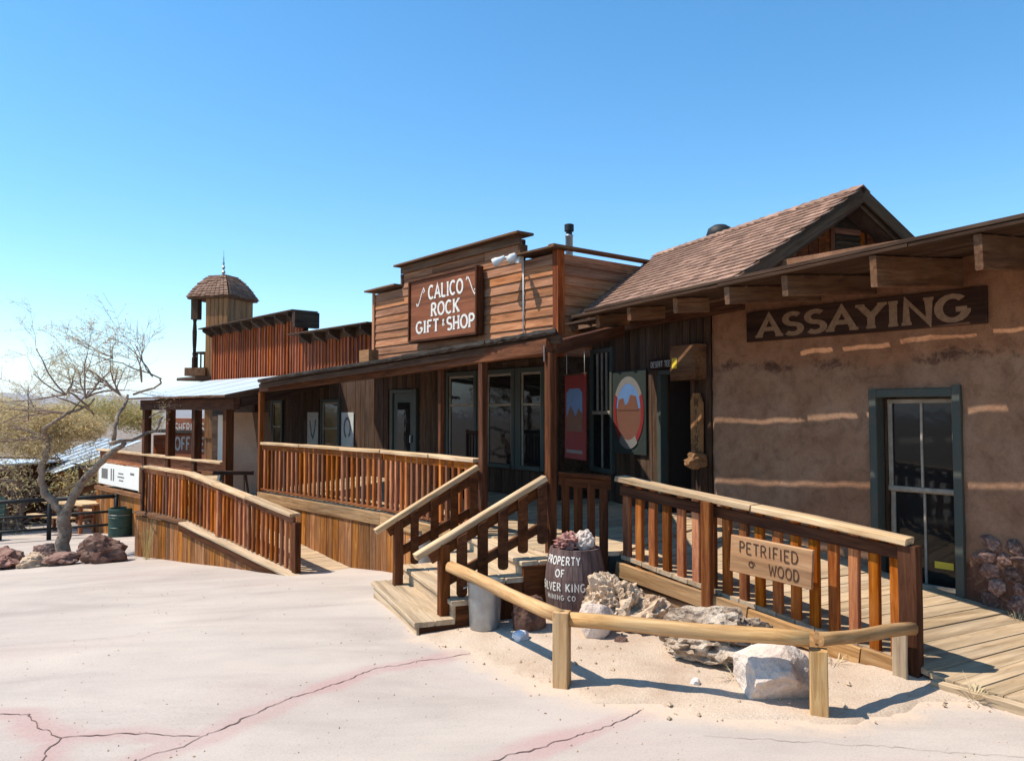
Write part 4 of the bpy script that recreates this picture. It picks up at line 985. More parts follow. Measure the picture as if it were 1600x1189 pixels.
ps = thing('petrified_wood_sign', F1(.92, .12, .5), 'routed plank sign reading PETRIFIED WOOD nailed to the ramp railing', 'sign')
tz = lambda s: .0 + .062 * s
c0_, c1_ = F1(.60, .125, .605 + tz(.60)), F1(1.235, .125, .605 + tz(1.235))
bar('board', 'carved', ps, c0_, c1_, .035, .275, FL.k)
def psp(s, z_): return lambda x, y, zz: F1(s - x, .1455 + zz, z_ + y + tz(s - x))
letters(ps, 'PETRIFIED', psp(.93, .625), .082, .055, M['groove'], .0015, 0, .16, .46, .02)
letters(ps, 'WOOD', psp(.81, .505), .078, .055, M['groove'], .0015, 0, .16, .23, .02)
vs, fs = [], []; Lp, Rp = ribbon([(.028 * math.cos(a * .8) * (1 - a * .06), .028 * math.sin(a * .8) * (1 - a * .06)) for a in range(11)], .004); n = len(Lp)
pf = psp(1.06, .55)
for P in (Lp, Rp):
    for v in P: vs.append(pf(v.x, v.y, .0015))
meshobj('knot_mark', 'groove', ps, vs, [(i, i + 1, n + i + 1, n + i) for i in range(n - 1)])

# ------------------------------------------------------------------ barrel, buckets, rocks
ba = thing('wooden_barrel', (.52, 6.62, .02), 'brown stave barrel lettered PROPERTY OF SILVER KING behind the log rail', 'barrel')
BB = Vector((.52, 6.62, .03)); BH = .60
def brad(z_): return .205 + .045 * math.sin(math.pi * max(0, min(1, z_ / BH)))
NS = 18
for i in range(NS):
    a0, a1 = 2 * math.pi * (i + .02) / NS, 2 * math.pi * (i + .98) / NS; vs, fs = [], []
    for j in range(9):
        z_ = BH * j / 8; r_ = brad(z_) + rnd.uniform(-.001, .001)
        for rr, aa in ((r_, a0), (r_ + .0015, (a0 + a1) / 2), (r_, a1), (r_ - .02, a1), (r_ - .02, a0)): vs.append(BB + Vector((rr * math.cos(aa), rr * math.sin(aa), z_)))
    for j in range(8):
        for k in range(5): fs.append((j*5 + k, j*5 + (k+1) % 5, j*5 + 5 + (k+1) % 5, j*5 + 5 + k))
    fs += [(4, 3, 2, 1, 0), tuple(range(40, 45))]
    o = meshobj('stave', 'barrel', ba, vs, fs)
    o.data.transform(Matrix.Rotation(math.pi / 2, 4, 'Y')); WMo = WM[o.name] @ Matrix.Rotation(-math.pi / 2, 4, 'Y'); o.matrix_basis = WMo; WM[o.name] = WMo
lathe('lid', 'barrel', ba, BB + Vector((0, 0, BH - .05)), [(.19, 0), (.19, .03), (0, .03)], 18, False)
AN = R(-90 - 35)
def bplace(z_): return lambda x, y, zz: BB + Vector(((brad(z_ + y) + zz + .001) * math.cos(AN + x / .25), (brad(z_ + y) + zz + .001) * math.sin(AN + x / .25), z_ + y))
letters(ba, 'PROPERTY', bplace(.49), .06, .085, M['letter'], .0015, 0, .18, .36)
letters(ba, 'OF', bplace(.395), .055, .085, M['letter'], .0015, 0, .18, .085)
letters(ba, 'SILVER KING', bplace(.285), .06, .085, M['letter'], .0015, 0, .18, .43)
letters(ba, 'MINING CO', bplace(.215), .036, .08, M['letter'], .0015, 0, .25, .27)

def bucket(loc, r, h, label, handles=True, name='metal_bucket'):
    t = thing(name, loc, label, 'bucket'); loc = Vector(loc)
    lathe('body', 'galv', t, loc, [(r * .84, 0), (r * .86, .02), (r * .92, h * .5), (r * .985, h * .97), (r * 1.03, h * .985), (r * 1.03, h), (r * .97, h), (r * .93, h * .9), (r * .82, .03), (0, .03)], 22)
    if handles:
        for sg_ in (-1, 1): tube('handle', 'galv', t, [loc + Vector((sg_ * r * .99, -.03, h * .88)), loc + Vector((sg_ * (r + .025), -.02, h * .84)), loc + Vector((sg_ * (r + .025), .02, h * .84)), loc + Vector((sg_ * r * .99, .03, h * .88))], .006, 6)
    return t
bucket((-.215, 6.36, bed(-.215, 6.36)), .14, .37, 'dented galvanised bucket standing at the side of the steps')
bucket((-.93, 8.75, gz(-.93, 8.75)), .17, .52, 'galvanised can half hidden behind the far stair handrail')

def rock(name, loc, rx, ry, rz, seed, mat, label, sink=.25, rot=0, group=None, **kw):
    o = bpy.data.objects.new(name, rock_mesh(name, mat, rx, ry, rz, seed, **kw)); 
    link(o, None, Matrix.Translation(Vector(loc) + Vector((0, 0, rz * (1 - sink) * .86))) @ Matrix.Rotation(R(rot), 4, 'Z')); return tag(o, label, 'rock', group)
G1 = 'rocks displayed in the sand bed'
rock('boulder', (1.58, 4.92, .02), .275, .20, .185, 12, 'rock_white', 'big smooth whitish boulder beside the right knee-rail post', .2, 20, G1, sub=4, rough=.15, freq=1.2, cuts=4)
rock('pitted_boulder', (1.40, 5.55, .03), .42, .27, .20, 5, 'rock_lava', 'pitted cream and dark boulder behind the smooth white one', .1, -25, G1, sub=5, rough=.3, freq=1.8, cuts=3, pit=.5)
rock('conglomerate_rock', (.80, 6.36, .02), .23, .17, .27, 8, 'rock_tan', 'tall knobbly tan conglomerate rock leaning beside the barrel', .12, 0, G1, sub=5, rough=.34, freq=2.2, cuts=2, pit=.55)
rock('conglomerate_rock', (1.08, 6.28, .03), .22, .16, .15, 21, 'rock_tan', 'low crumbly tan rock between conglomerate and ramp stringer', .12, 30, G1, sub=4, rough=.4, freq=2.4, cuts=3, pit=.4)
rock('pink_tan_rock', (1.13, 6.56, .12), .09, .08, .09, 22, 'rock_tan', 'squarish tan rock leaning on the ramp stringer', .12, 10, G1, cuts=7, rough=.12)
rock('pink_tan_rock', (1.27, 6.22, .03), .085, .08, .07, 23, 'rock_pink', 'small pinkish rock at the foot of the crumbly tan rock', .2, 40, G1, cuts=6, rough=.15)
rock('quartz_block', (.64, 6.10, .02), .135, .12, .18, 31, 'rock_white', 'white blocky quartz stone just behind the log rail', .1, 15, G1, cuts=9, rough=.12)
rock('small_stone', (.80, 5.93, .03), .055, .04, .04, 33, 'rock_dark', 'small dark stone to the right of the white quartz block', .2, 0, G1, cuts=5, rough=.2, sub=2)
rock('dark_boulder', (.14, 6.28, .02), .18, .15, .17, 35, 'rock_dark', 'dark brown boulder in the shade beside the bucket', .15, 20, G1, cuts=7, rough=.2, sub=4)
rock('pale_blue_stone', (.07, 6.02, .02), .075, .06, .055, 37, 'rock_blue', 'small pale bluish stone in front of the dark boulder', .15, 0, G1, cuts=8, rough=.15)
rock('white_chip', (1.15, 5.05, .03), .035, .03, .03, 39, 'rock_white', 'tiny white stone chip left of the big smooth boulder', .2, 0, G1, cuts=5, sub=2)
rock('pink_crystal_rock', BB + Vector((-.07, -.03, BH - .02)), .095, .08, .075, 41, 'rock_pink', 'spiky pink crystal cluster on the barrel lid', .0, 0, G1, sub=4, rough=.5, freq=4, cuts=2, pit=.6)
rock('white_lump', BB + Vector((.08, -.02, BH - .02)), .085, .08, .085, 43, 'rock_white', 'knobbly white rock on the barrel lid', .0, 0, G1, sub=4, rough=.25, freq=2.5, cuts=3)
G2 = 'rocks round the bare tree'
for i, (x, y, rx, ry, rz, m_, lb) in enumerate((
    (-6.35, 12.45, .46, .36, .36, 'rock_dark', 'largest dark brown boulder nearest the side ramp skirting'),
    (-6.95, 12.35, .38, .28, .16, 'rock_red', 'flat reddish slab left against the largest boulder'),
    (-7.30, 12.30, .34, .26, .17, 'rock_tan', 'pale yellowish flat rock in front of the tree trunk'),
    (-8.05, 12.70, .42, .30, .22, 'rock_red', 'reddish boulder at the left frame edge'),
    (-7.75, 12.15, .36, .26, .18, 'rock_red', 'grey-red rock in the front row left of the flat yellowish rock'),
    (-6.9, 13.3, .34, .30, .28, 'rock_red', 'brown boulder behind the tree foot'),
    (-7.9, 13.7, .34, .28, .2, 'rock_red', 'low reddish rock behind the left tree rocks'))):
    rock('tree_rock', (x, y, gz(x, y)), rx * .8, ry * .8, rz * .72, 60 + i, m_, lb, .2, i * 37, G2, sub=4, rough=.34, freq=1.9, cuts=8)

def weed(loc, h, n, label, spread=.5):
    vs, fs = [], []; loc = Vector(loc)
    for i in range(n):
        a = rnd.uniform(0, 6.28); l_ = h * rnd.uniform(.4, 1); d_ = Vector((math.cos(a), math.sin(a), 0)); b = loc + d_ * rnd.uniform(0, .05); side = Vector((-d_.y, d_.x, 0)) * .0022
        m_ = b + d_ * l_ * spread * .4 + Vector((0, 0, l_ * .6)); e = b + d_ * l_ * spread + Vector((0, 0, l_ * rnd.uniform(.5, 1)))
        k = len(vs); vs += [b - side, b + side, m_ + side, m_ - side, e]; fs += [(k, k+1, k+2, k+3), (k+3, k+2, k+4)]
    return tag(meshobj('dry_weed', 'straw', None, vs, fs), label, 'weed', 'dry weeds by the boardwalk')
q = FA(.0, .10, 0); weed((q.x, q.y, .06), .2, 40, 'dry yellow weed at the foot of the stone patch')
weed((2.78, 4.86, .03), .12, 30, 'dry straw tuft under the boardwalk edge', 1.3); weed((2.18, 5.45, .03), .12, 26, 'dry straw tuft under the end of the ramp stringer', 1.3)
weed((1.42, 5.12, .03), .10, 30, 'dry straw caught between the two large boulders', 1.6)
q = FL(4.05, .24, 0); wv = weed((q.x, q.y, gz(q.x, q.y)), .85, 34, 'tall green-yellow weed growing against the left ramp skirting', .22); wv.data.materials[0] = M['leaf_olive']

# ------------------------------------------------------------------ porch signs and furniture
op = thing('oval_poster', FK(1.70, .03, 1.2), 'dark poster board with oval desert picture left of the doorway', 'poster')
bx('board', 'poster_green', op, FK, 1.29, 2.13, .005, .03, 1.19, 2.28)
def disc(name, mat, parent, fr, s, z_, rx, rz, d0, a0=0, a1=360, n=28, inner=0):
    P = [(rx * math.cos(R(a0 + (a1 - a0) * i / n)), rz * math.sin(R(a0 + (a1 - a0) * i / n))) for i in range(n + 1)]
    if inner: P += [(p[0] * inner, p[1] * inner) for p in P[::-1]]
    if a1 - a0 == 360 and not inner: P = P[:-1]
    if inner:
        m_ = n + 1; vs = [fr(s - p[0], d0, z_ + p[1]) for p in P] + [fr(s - p[0], d0 - .003, z_ + p[1]) for p in P]
        fs = [(i, i+1, 2*m_ - 2 - i, 2*m_ - 1 - i) for i in range(n)]
        return meshobj(name, mat, parent, vs[:2*m_], fs)
    return prism(name, mat, parent, [fr(s - p[0], d0, z_ + p[1]) for p in P], -fr.n * .002)
disc('picture_oval', 'poster_brown', op, FK, 1.71, 1.74, .31, .40, .034)
disc('picture_sky', 'poster_blue', op, FK, 1.71, 1.78, .30, .34, .0365, 0, 180)
disc('picture_ring', 'poster_red', op, FK, 1.71, 1.74, .385, .46, .038, -150, 30, 24, .82); disc('picture_ring', 'poster_red', op, FK, 1.71, 1.74, .385, .46, .0385, 150, 212, 12, .82)
disc('picture_ring', 'poster_grey', op, FK, 1.71, 1.74, .385, .46, .0375, 30, 150, 20, .80)
disc('picture_band', 'poster_grey', op, FK, 1.71, 1.74, .40, .485, .041, -125, -55, 16, .76)
prism('picture_mesa', 'poster_brown', op, [FK(1.71 - x, .0395, 1.76 + y) for x, y in ((-.28, 0), (-.24, .14), (-.12, .16), (-.08, .06), (0, .10), (.06, .2), (.2, .18), (.26, 0))], -FK.n * .001)
rpst = thing('red_banner', (.68, 9.7, 1.2), 'tall red banner with desert picture hanging beside the porch post', 'banner')
FB = Fr(.86, 9.35, 18)
bx('cloth', 'poster_red', rpst, FB, -.02, .62, -.01, .01, 1.17, 2.18)
prism('picture', 'poster_blue', rpst, [FB(.06 + x, .0125, z_) for x, z_ in ((0, 1.66), (.0, 1.97), (.1, 2.02), (.4, 2.02), (.50, 1.97), (.5, 1.66))], -FB.n * .001)
prism('picture', 'poster_brown', rpst, [FB(.06 + x, .014, z_) for x, z_ in ((0, 1.5), (0, 1.72), (.12, 1.78), (.2, 1.68), (.36, 1.82), (.5, 1.66), (.5, 1.5))], -FB.n * .001)
prism('stripe', 'poster_grey', rpst, [FB(.06 + x, .0125, z_) for x, z_ in ((0, 1.24), (.5, 1.24), (.5, 1.28), (0, 1.28))], -FB.n * .001)
for s in (.02, .58): tube('cord', 'paper', rpst, [FB(s, 0, 2.18), FB(s, 0, 2.45)], .004, 5)
bar('hanging_rod', 'shade', rpst, FB(-.05, 0, 2.19), FB(.65, 0, 2.19), .02, .02)
dts = thing('tee_shop_sign', FK(.90, .04, 2.26), 'narrow dark board lettered DESERT TEES above the doorway', 'sign')
bx('board', 'dark_sign', dts, FK, .62, 1.16, .038, .055, 2.255, 2.385); letters(dts, 'DESERT TEES', wallplace(FK, .89, .0555, 2.285), .065, .08, M['paper'], .002, 0, .14, .47)
wb = thing('wall_box', FK(.3, .1, 2.1), 'plain tan box with small yellow card right of the doorway top', 'box')
bx('case', 'beam', wb, FK, .06, .54, .0, .16, 2.10, 2.50); bx('card', 'yellow', wb, FK, .40, .50, .164, .166, 2.24, 2.36, 0)
mb = thing('carved_post_sign', FK(.18, .06, 1.2), 'narrow carved tan plank with upright lettering beside the doorway', 'sign')
prism('plank', 'tan_board', mb, [FK(.18 + x, .03, z_) for x, z_ in ((-.09, 1.22), (.10, 1.22), (.11, 1.86), (.06, 1.95), (-.04, 1.95), (-.10, 1.84))], FK.n * .03)
for i, chh in enumerate('MINING'): letters(mb, chh, wallplace(FK, .18, .061, 1.80 - i * .1), .075, .09, M['groove'], .002)
bt = rock('burl_stump', FK(.10, .12, .60), .16, .10, .10, 77, 'tan_board', 'knotty burl of wood under the carved plank by the doorway', .2, 20, None, rough=.3, freq=2); bt['category'] = 'burl'
bt.location.z = 1.20; bx('bracket', 'shade', mb, FK, .05, .15, .0, .10, .53, 1.12)

pc = thing('porch_chair', FG(1.2, .7, ZD), 'dark slatted chair in the shade under the porch windows', 'chair')
for a, b in ((1.0, .5), (1.45, .5), (1.0, .9), (1.45, .9)): bx('leg', 'dark_sign', pc, FG, a - .02, a + .02, b - .02, b + .02, ZD + .003, ZD + (.95 if b < .6 else .42))
bx('seat', 'dark_sign', pc, FG, .97, 1.48, .48, .94, ZD + .421, ZD + .45); bx('back_rail', 'dark_sign', pc, FG, 1.021, 1.429, .485, .515, ZD + .88, ZD + .94)
for i in range(5): bx('slat', 'dark_sign', pc, FG, 1.06 + i * .075, 1.09 + i * .075, .49, .51, ZD + .452, ZD + .879)

# ------------------------------------------------------------------ red batten false front beyond the gift shop
rb = thing('red_false_front', FD(4, -.5, 0), 'rust-red batten building with stepped false front and shadowed cap', 'building')
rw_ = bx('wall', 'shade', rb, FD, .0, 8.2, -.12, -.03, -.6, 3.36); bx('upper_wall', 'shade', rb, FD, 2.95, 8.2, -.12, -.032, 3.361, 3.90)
bx('side_wall', 'redboard', rb, FD, 8.1, 8.2, -4, -.121, -1.2, 3.9); bx('roof', 'tarpaper', rb, FD, 0, 8.1, -4, -.121, 3.1, 3.2)
s = 0.
while s < 8.18:
    w_ = min(rnd.uniform(.12, .17), 8.2 - s); zt = 3.40 if s < 2.92 else 3.93
    bx('board', 'redboard', rw_, FD, s + .003, s + w_ - .003, -.028, -.008 + rnd.uniform(0, .008), 2.45, zt); 
    if s > .1: bx('batten', 'redboard', rw_, FD, s - .018, s + .018, -.002, .022, 2.45, zt - .03)
    s += w_
for s0, s1, zc in ((-.25, 3.05, 3.43), (2.85, 8.35, 3.96)):
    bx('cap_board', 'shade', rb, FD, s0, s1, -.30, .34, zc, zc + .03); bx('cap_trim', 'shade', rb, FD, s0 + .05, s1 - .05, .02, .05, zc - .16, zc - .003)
    s = s0 + .3
    while s < s1: 
        prism('bracket', 'shade', rb, [FD(s - .035, .05, zc - .003), FD(s - .035, .30, zc - .003), FD(s - .035, .30, zc - .08), FD(s - .035, .10, zc - .19), FD(s - .035, .05, zc - .22)], FD.u * .07); s += .62
bx('cap_board', 'shade', rb, FD, 2.78, 2.92, -.3, .30, 3.60, 3.95)
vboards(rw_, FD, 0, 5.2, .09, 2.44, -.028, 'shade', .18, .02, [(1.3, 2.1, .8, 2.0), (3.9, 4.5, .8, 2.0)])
sashwin(rb, FD, 1.3, 2.1, .8, 2.0, 1.4); sashwin(rb, FD, 3.9, 4.5, .8, 2.0, 1.4)
for i, (s, lb) in enumerate(((2.45, 'pale wall poster nearer the white porch roof, on the dark boards'), (.98, 'pale wall poster nearer the gift shop, on the dark boards'))):
    t = thing('wall_poster', FD(s, .03, 1.1), lb, 'poster', 'posters on the dark boards'); bx('sheet', 'paper', t, FD, s - .24, s + .24, .012, .02, 1.02, 1.72, 0)
    pts = [(-.12, .50), (-.05, .2), (.02, .12), (.10, .3), (.14, .52)] if i == 0 else arc(0, .36, .12, .2, -60, 250, 14)
    vs = []; Lp, Rp = ribbon(pts, .025); n = len(Lp)
    for P in (Lp, Rp):
        for v in P: vs.append(FD(s - v.x, .0225, 1.04 + v.y))
    meshobj('print', 'ink', t, vs, [(i_, i_+1, n + i_ + 1, n + i_) for i_ in range(n - 1)])

# ------------------------------------------------------------------ turret with finial
tu = thing('corner_turret', FT(0, 0, -1.5), 'shingle-capped corner turret with finial above the red front', 'tower')
body = bx('body', 'tan_board', tu, FT, -.55, .55, -.6, .12, -1.6, 4.9)
for (d0, s0) in [(-.6 + i * .145, None) for i in range(5)]: bx('board', 'tan_board', body, FT, -.575, -.551, d0 + .003, d0 + .14, 1.0, 4.88)
vboards(body, FT, -.55, .55, 1.0, 4.88, .121, 'redboard', .14)
for s in (-.48, .48):
    lathe('post', 'shade', tu, FT(s, .56, 2.95), [(.07, 0), (.07, .28), (.045, .32), (.06, .38), (.045, .46), (.058, .7), (.064, 1.0), (.045, 1.28), (.062, 1.36), (.045, 1.42), (.075, 1.46), (.075, 2.0)], 10)
    bx('bracket', 'shade', tu, FT, s - .09, s + .09, .40, .63, 4.3, 4.86)
bx('floor', 'beam', tu, FT, -.66, .66, .05, .74, 2.72, 2.95); bx('handrail', 'shade', tu, FT, -.45, .45, .54, .58, 3.35, 3.40)
for i in range(6): bx('baluster', 'shade', tu, FT, -.39 + i * .155, -.36 + i * .155, .545, .575, 2.951, 3.349)
for i in range(3): bx('baluster', 'shade', tu, FT, -.495, -.465, .2 + i * .12, .225 + i * .12, 2.951, 3.349)
bx('handrail', 'shade', tu, FT, -.50, -.46, .125, .535, 3.35, 3.40)
PR = [(1.0, 4.86), (1.03, 4.92), (.97, 5.0), (.86, 5.14), (.72, 5.30), (.56, 5.44), (.42, 5.53)]
vs, fs = [], []
for k, z_ in PR:
    for a, b in ((-1, -1), (1, -1), (1, 1), (-1, 1)): vs.append(FT(a * .64 * k, b * .68 * k, z_))
for i in range(len(PR) - 1):
    for j in range(4): fs.append((i*4 + j, i*4 + (j+1) % 4, i*4 + 4 + (j+1) % 4, i*4 + 4 + j))
fs += [(3, 2, 1, 0), tuple(range(len(PR) * 4 - 4, len(PR) * 4))]
dome = meshobj('dome', 'beam', tu, vs, fs)
vs, fs = [], []
for i in range(1, len(PR) - 1):
    for h in range(2):
        f0, f1 = h / 2, (h + 1) / 2 + .18
        k0, z0 = PR[i][0] + (PR[i+1][0] - PR[i][0]) * f0, PR[i][1] + (PR[i+1][1] - PR[i][1]) * f0; k1, z1 = PR[i][0] + (PR[i+1][0] - PR[i][0]) * f1, PR[i][1] + (PR[i+1][1] - PR[i][1]) * f1
        for side in range(4):
            A_ = [(-1, 1), (1, 1), (1, -1), (-1, -1)][side]; B_ = [(1, 1), (1, -1), (-1, -1), (-1, 1)][side]; n = 9
            nn_ = (FT.u * (A_[0] + B_[0]) + FT.n * (A_[1] + B_[1])).normalized() * .025 + Vector((0, 0, .012))
            for q in range(n):
                g0, g1 = (q + .06) / n, (q + .94) / n; P = []
                dz = rnd.uniform(-.02, .01)
                for (k_, z_, g, o_) in ((k0 + .02, z0 + dz, g0, 1), (k0 + .02, z0 + dz, g1, 1), (k1, z1, g1, .3), (k1, z1, g0, .3)):
                    P.append(FT((A_[0] + (B_[0] - A_[0]) * g) * .64 * k_, (A_[1] + (B_[1] - A_[1]) * g) * .68 * k_, z_) + nn_ * o_)
                b = len(vs); vs += P + [p - nn_ * .8 for p in P[:2]]; fs += [(b, b+1, b+2, b+3), (b, b+4, b+5, b+1)]
tag(meshobj('shingle_rows', 'shingle', dome, vs, fs), kind='stuff')
bx('deck_cap', 'beam', tu, FT, -.28, .28, -.30, .30, 5.52, 5.56)
lathe('finial', 'galv', tu, FT(0, 0, 5.56), [(.04, 0), (.03, .05), (.06, .12), (.02, .18), (.05, .26), (.02, .31), (.035, .38), (.012, .44), (.02, .52), (.008, .56), (.004, .76)], 8)
bx('lower_eave', 'shade', rb, FD, 8.2, 9.6, -.9, .45, 2.60, 2.68)

# ------------------------------------------------------------------ open pavilion with white metal roof
pv = thing('open_pavilion', FP(3, -.8, -.8), 'open porch pavilion with white metal roof and dark square posts', 'pavilion')
for s in (-.16, 1.25, 2.58, 3.94): bx('post', 'stain_dark', pv, FP, s - .075, s + .075, -.075, .075, -.2, 1.77)
for s in (.3, 1.9, 3.2): bx('post', 'shade', pv, FP, s - .06, s + .06, -1.6, -1.48, -.2, 1.9)
bx('beam', 'stain_dark', pv, FP, -.5, 4.2, -.06, .06, 1.772, 1.99); bar('beam', 'shade', pv, FP(-.42, -.1, 1.9), FD(1.7, .1, 2.35), .08, .16); bar('beam', 'shade', pv, FP(4.1, -.1, 1.9), FP(4.1, -2.0, 2.25), .08, .16)
RV = [FP(4.35, .28, 2.03), FP(-.62, .28, 2.03), FD(1.4, .05, 2.55), FD(8.6, .05, 2.57)]
pvr = prism('roof', 'beam', pv, RV, (0, 0, -.03))
for i in range(9):                                     # standing sheets of the metal roof
    f0, f1 = i / 9 + .002, (i + 1) / 9 - .002; a, b, c, d = RV[0].lerp(RV[1], f0), RV[0].lerp(RV[1], f1), RV[3].lerp(RV[2], f1), RV[3].lerp(RV[2], f0); up_ = Vector((0, 0, .004 + .004 * (i % 2)))
    prism('metal_sheet', 'white_metal', pvr, [a + up_, b + up_, c + up_, d + up_], (0, 0, .006))
bx('rail_cap', 'pale', pv, FP, -.05, 7.05, -.09, .10, .775, .815); bx('rail_board', 'stain', pv, FP, -.05, 7.05, -.02, .02, .58, .773); bx('rail_board', 'stain', pv, FP, 2.6, 7.05, -.02, .02, .50, .572)
for s in (7.0, 5.4, 3.94): bx('rail_post', 'stain', pv, FP, s - .05, s + .05, -.05, .0225, -.1, .574)
bx('ledge', 'skirt', pv, FP, 2.5, 7.1, .0, .12, -.17, -.08)
for i in range(3): bx('rail_slat', 'stain', pv, FP, 3.2, 4.1, -.015, .015, .05 + i * .15, .14 + i * .15)
s = 2.9
while s < 7.1:
    w_ = rnd.uniform(.16, .22); q = FP(s, .04, 0); bx('skirt_board', 'skirt', pv, FP, s + .003, s + w_ - .003, .02, .045, gz(q.x, q.y) - .08, -.172); s += w_
bx('side_skirt', 'skirt', pv, FP, 7.08, 7.12, -3, .0, -1.6, -.1); bx('deck', 'deck', pv, FP, 2.9, 7.07, -2.8, -.03, -.17, -.11)
ip = thing('notice_board', FP(5.6, .1, 0), 'long white notice board under the pavilion rail', 'sign')
bx('panel', 'white', ip, FP, 4.17, 6.99, .03, .06, -.02, .48, 0)
for q in ((4.14, 4.17, -.05, .51), (6.99, 7.02, -.05, .51)): bx('frame', 'pale', ip, FP, q[0], q[1], .028, .075, q[2], q[3])
for (a, b, z0, z1) in ((6.3, 6.75, .12, .36), (6.0, 6.08, .1, .38), (5.84, 5.92, .1, .38), (5.2, 5.55, .28, .31), (5.15, 5.6, .20, .23), (5.2, 5.5, .12, .15), (4.5, 4.75, .3, .35)): bx('print', 'poster_grey', ip, FP, a, b, .061, .063, z0, z1, 0)
bt_ = prism('adobe_buttress', 'plaster_tan', None, [Vector((-5.70, 16.2, .085)), Vector((-5.02, 16.2, .085)), Vector((-5.28, 16.2, 1.72)), Vector((-5.66, 16.2, 1.72))], (.18, .5, 0)); tag(bt_, 'tapering pinkish adobe buttress behind the pavilion post', 'buttress')
tm = thing('tall_white_board', (-6.2, 17.2, .1), 'narrow white upright board between pavilion posts', 'board'); FQ = Fr(-6.25, 17.3, 43.9); bx('panel', 'white', tm, FQ, -.12, .22, 0, .04, .2, 1.66); bx('leg', 'shade', tm, FQ, -.1, -.05, .0, .03, .09, .199); bx('leg', 'shade', tm, FQ, .15, .2, .0, .03, .09, .199)
sh = thing('sawhorse', (-4.95, 14.2, .09), 'small dark sawhorse on the landing by the porch railing', 'sawhorse')
for a in (-.25, .25):
    for b in (-.16, .16): bar('leg', 'shade', sh, (-4.95 + a, 14.2 + b, .09), (-4.95 + a * .8, 14.2 + b * .25, .62), .04, .03, (1, 0, 0))
bar('beam', 'shade', sh, (-5.3, 14.2, .65), (-4.6, 14.2, .65), .08, .07)

# ------------------------------------------------------------------ things further down the street
of = thing('sheriff_office', (-11.6, 28, -2.2), 'far small red office with low grey roof and lettered sign seen between pavilion posts', 'building')
FO = Fr(-10.6, 27.0, 60, 0)
ow = bx('wall', 'redboard', of, FO, -1.2, 2.4, -2, 0, -2.4, .9); bx('roof', 'tarpaper', of, FO, -1.4, 2.6, -2.2, .3, 1.0, 1.1); bx('sign_board', 'brown_sign', of, FO, -.5, 1.3, .02, .06, .0, 1.5)
letters(of, "SHERIFF'S", wallplace(FO, .4, .061, 1.02), .3, .07, M['paper'], .006, 0, .12, 1.5); letters(of, 'OFFICE', wallplace(FO, .4, .061, .42), .42, .09, M['paper'], .006, 0, .12, 1.5)
bx('railing', 'stain', of, FO, -1.2, 3.6, .6, .66, -.4, -.25)
hu = thing('tin_roof_hut', (-15.3, 27.5, -2.1), 'small plank hut with pale ribbed tin roof behind the tree', 'hut')
FH = Fr(-15.0, 26.3, 50)
z0h = gz(-15, 26.3) - .1; hw_ = bx('wall', 'stain_dark', hu, FH, -.9, 2.0, -2.2, 0, z0h, -.2)
s = -.9
while s < 1.98: w_ = min(.19, 2.0 - s); bx('board', 'stain', hw_, FH, s + .004, s + w_ - .004, .002, .025, z0h, -.22); s += w_
for i in range(11): 
    s = -1.1 + i * .31; prism('tin_sheet', 'galv' if i % 2 else 'white_metal', hu, [FH(s, .45, -.22 + .02 * (i % 2)), FH(s + .3, .45, -.22 + .02 * (i % 2)), FH(s + .3, -2.3, .72 + .02 * (i % 2)), FH(s, -2.3, .72 + .02 * (i % 2))], (0, 0, .02))
shd = thing('dark_shed', (-19.0, 27, -2.3), 'dark open shed with rusty red door at the left frame edge', 'shed')
FX = Fr(-15.8, 24.5, 75)
zs = gz(-17, 24.5) - .1
bx('back_wall', 'dark_sign', shd, FX, -.2, 5, -2.2, -2.1, zs, .2); bx('roof', 'white_metal', shd, FX, -.5, 5.2, -2.4, .35, .08, .14)
for s in (0, 1.6, 3.2, 4.8): bx('post', 'shade', shd, FX, s - .08, s + .08, -.08, .08, zs, .079)
bx('side_wall', 'stain_dark', shd, FX, -.1, -.0, -2.1, -.1, zs, .079); bx('door', 'redboard', shd, FX, .5, 1.4, -2.09, -2.0, zs, -.3); bx('bench', 'stain_dark', shd, FX, 1.7, 4.6, -1.9, -1.5, zs + .3, zs + .7)
pf = thing('pipe_fence', (-11, 17.5, -1.2), 'dark double pipe fence below the shed, left of the tree', 'fence')
fp = [Vector((-13.5, 16.8, 0)), Vector((-11.9, 17.4, 0)), Vector((-10.4, 18.0, 0)), Vector((-9.2, 18.6, 0))]
for p in fp: tube('post', 'black', pf, [(p.x, p.y, gz(p.x, p.y) - .1), (p.x, p.y, gz(p.x, p.y) + .95)], .05)
for hh, rr in ((.9, .05), (.55, .03), (.25, .03)):
    for a, b in zip(fp, fp[1:]): tube('rail', 'black', pf, [(a.x, a.y, gz(a.x, a.y) + hh), (b.x, b.y, gz(b.x, b.y) + hh)], rr)
bn = thing('green_bench', (-12.6, 18.4, -1.4), 'dark green slatted bench behind the pipe fence', 'bench')
FBn = Fr(-11.9, 18.6, 75, gz(-12.4, 18.6))
for i in range(4): bx('slat', 'bin_green', bn, FBn, -.1, 1.9, -.05 - i * .01, -.02 - i * .01, .52 + i * .13, .63 + i * .13)
for i in range(3): bx('slat', 'bin_green', bn, FBn, -.1, 1.9, .02 + i * .15, .15 + i * .15, .44, .47)
for s in (.05, 1.75): bx('leg', 'black', bn, FBn, s - .03, s + .03, -.09, .46, 0, .439); bx('arm', 'black', bn, FBn, s - .025, s + .025, -.10, -.051, .48, 1.05)
pt = thing('picnic_table', (-10.6, 20.5, -1.4), 'pale topped picnic table beyond the tree trunk', 'table')
FPt = Fr(-10.3, 19.6, 60, gz(-10.3, 19.8))
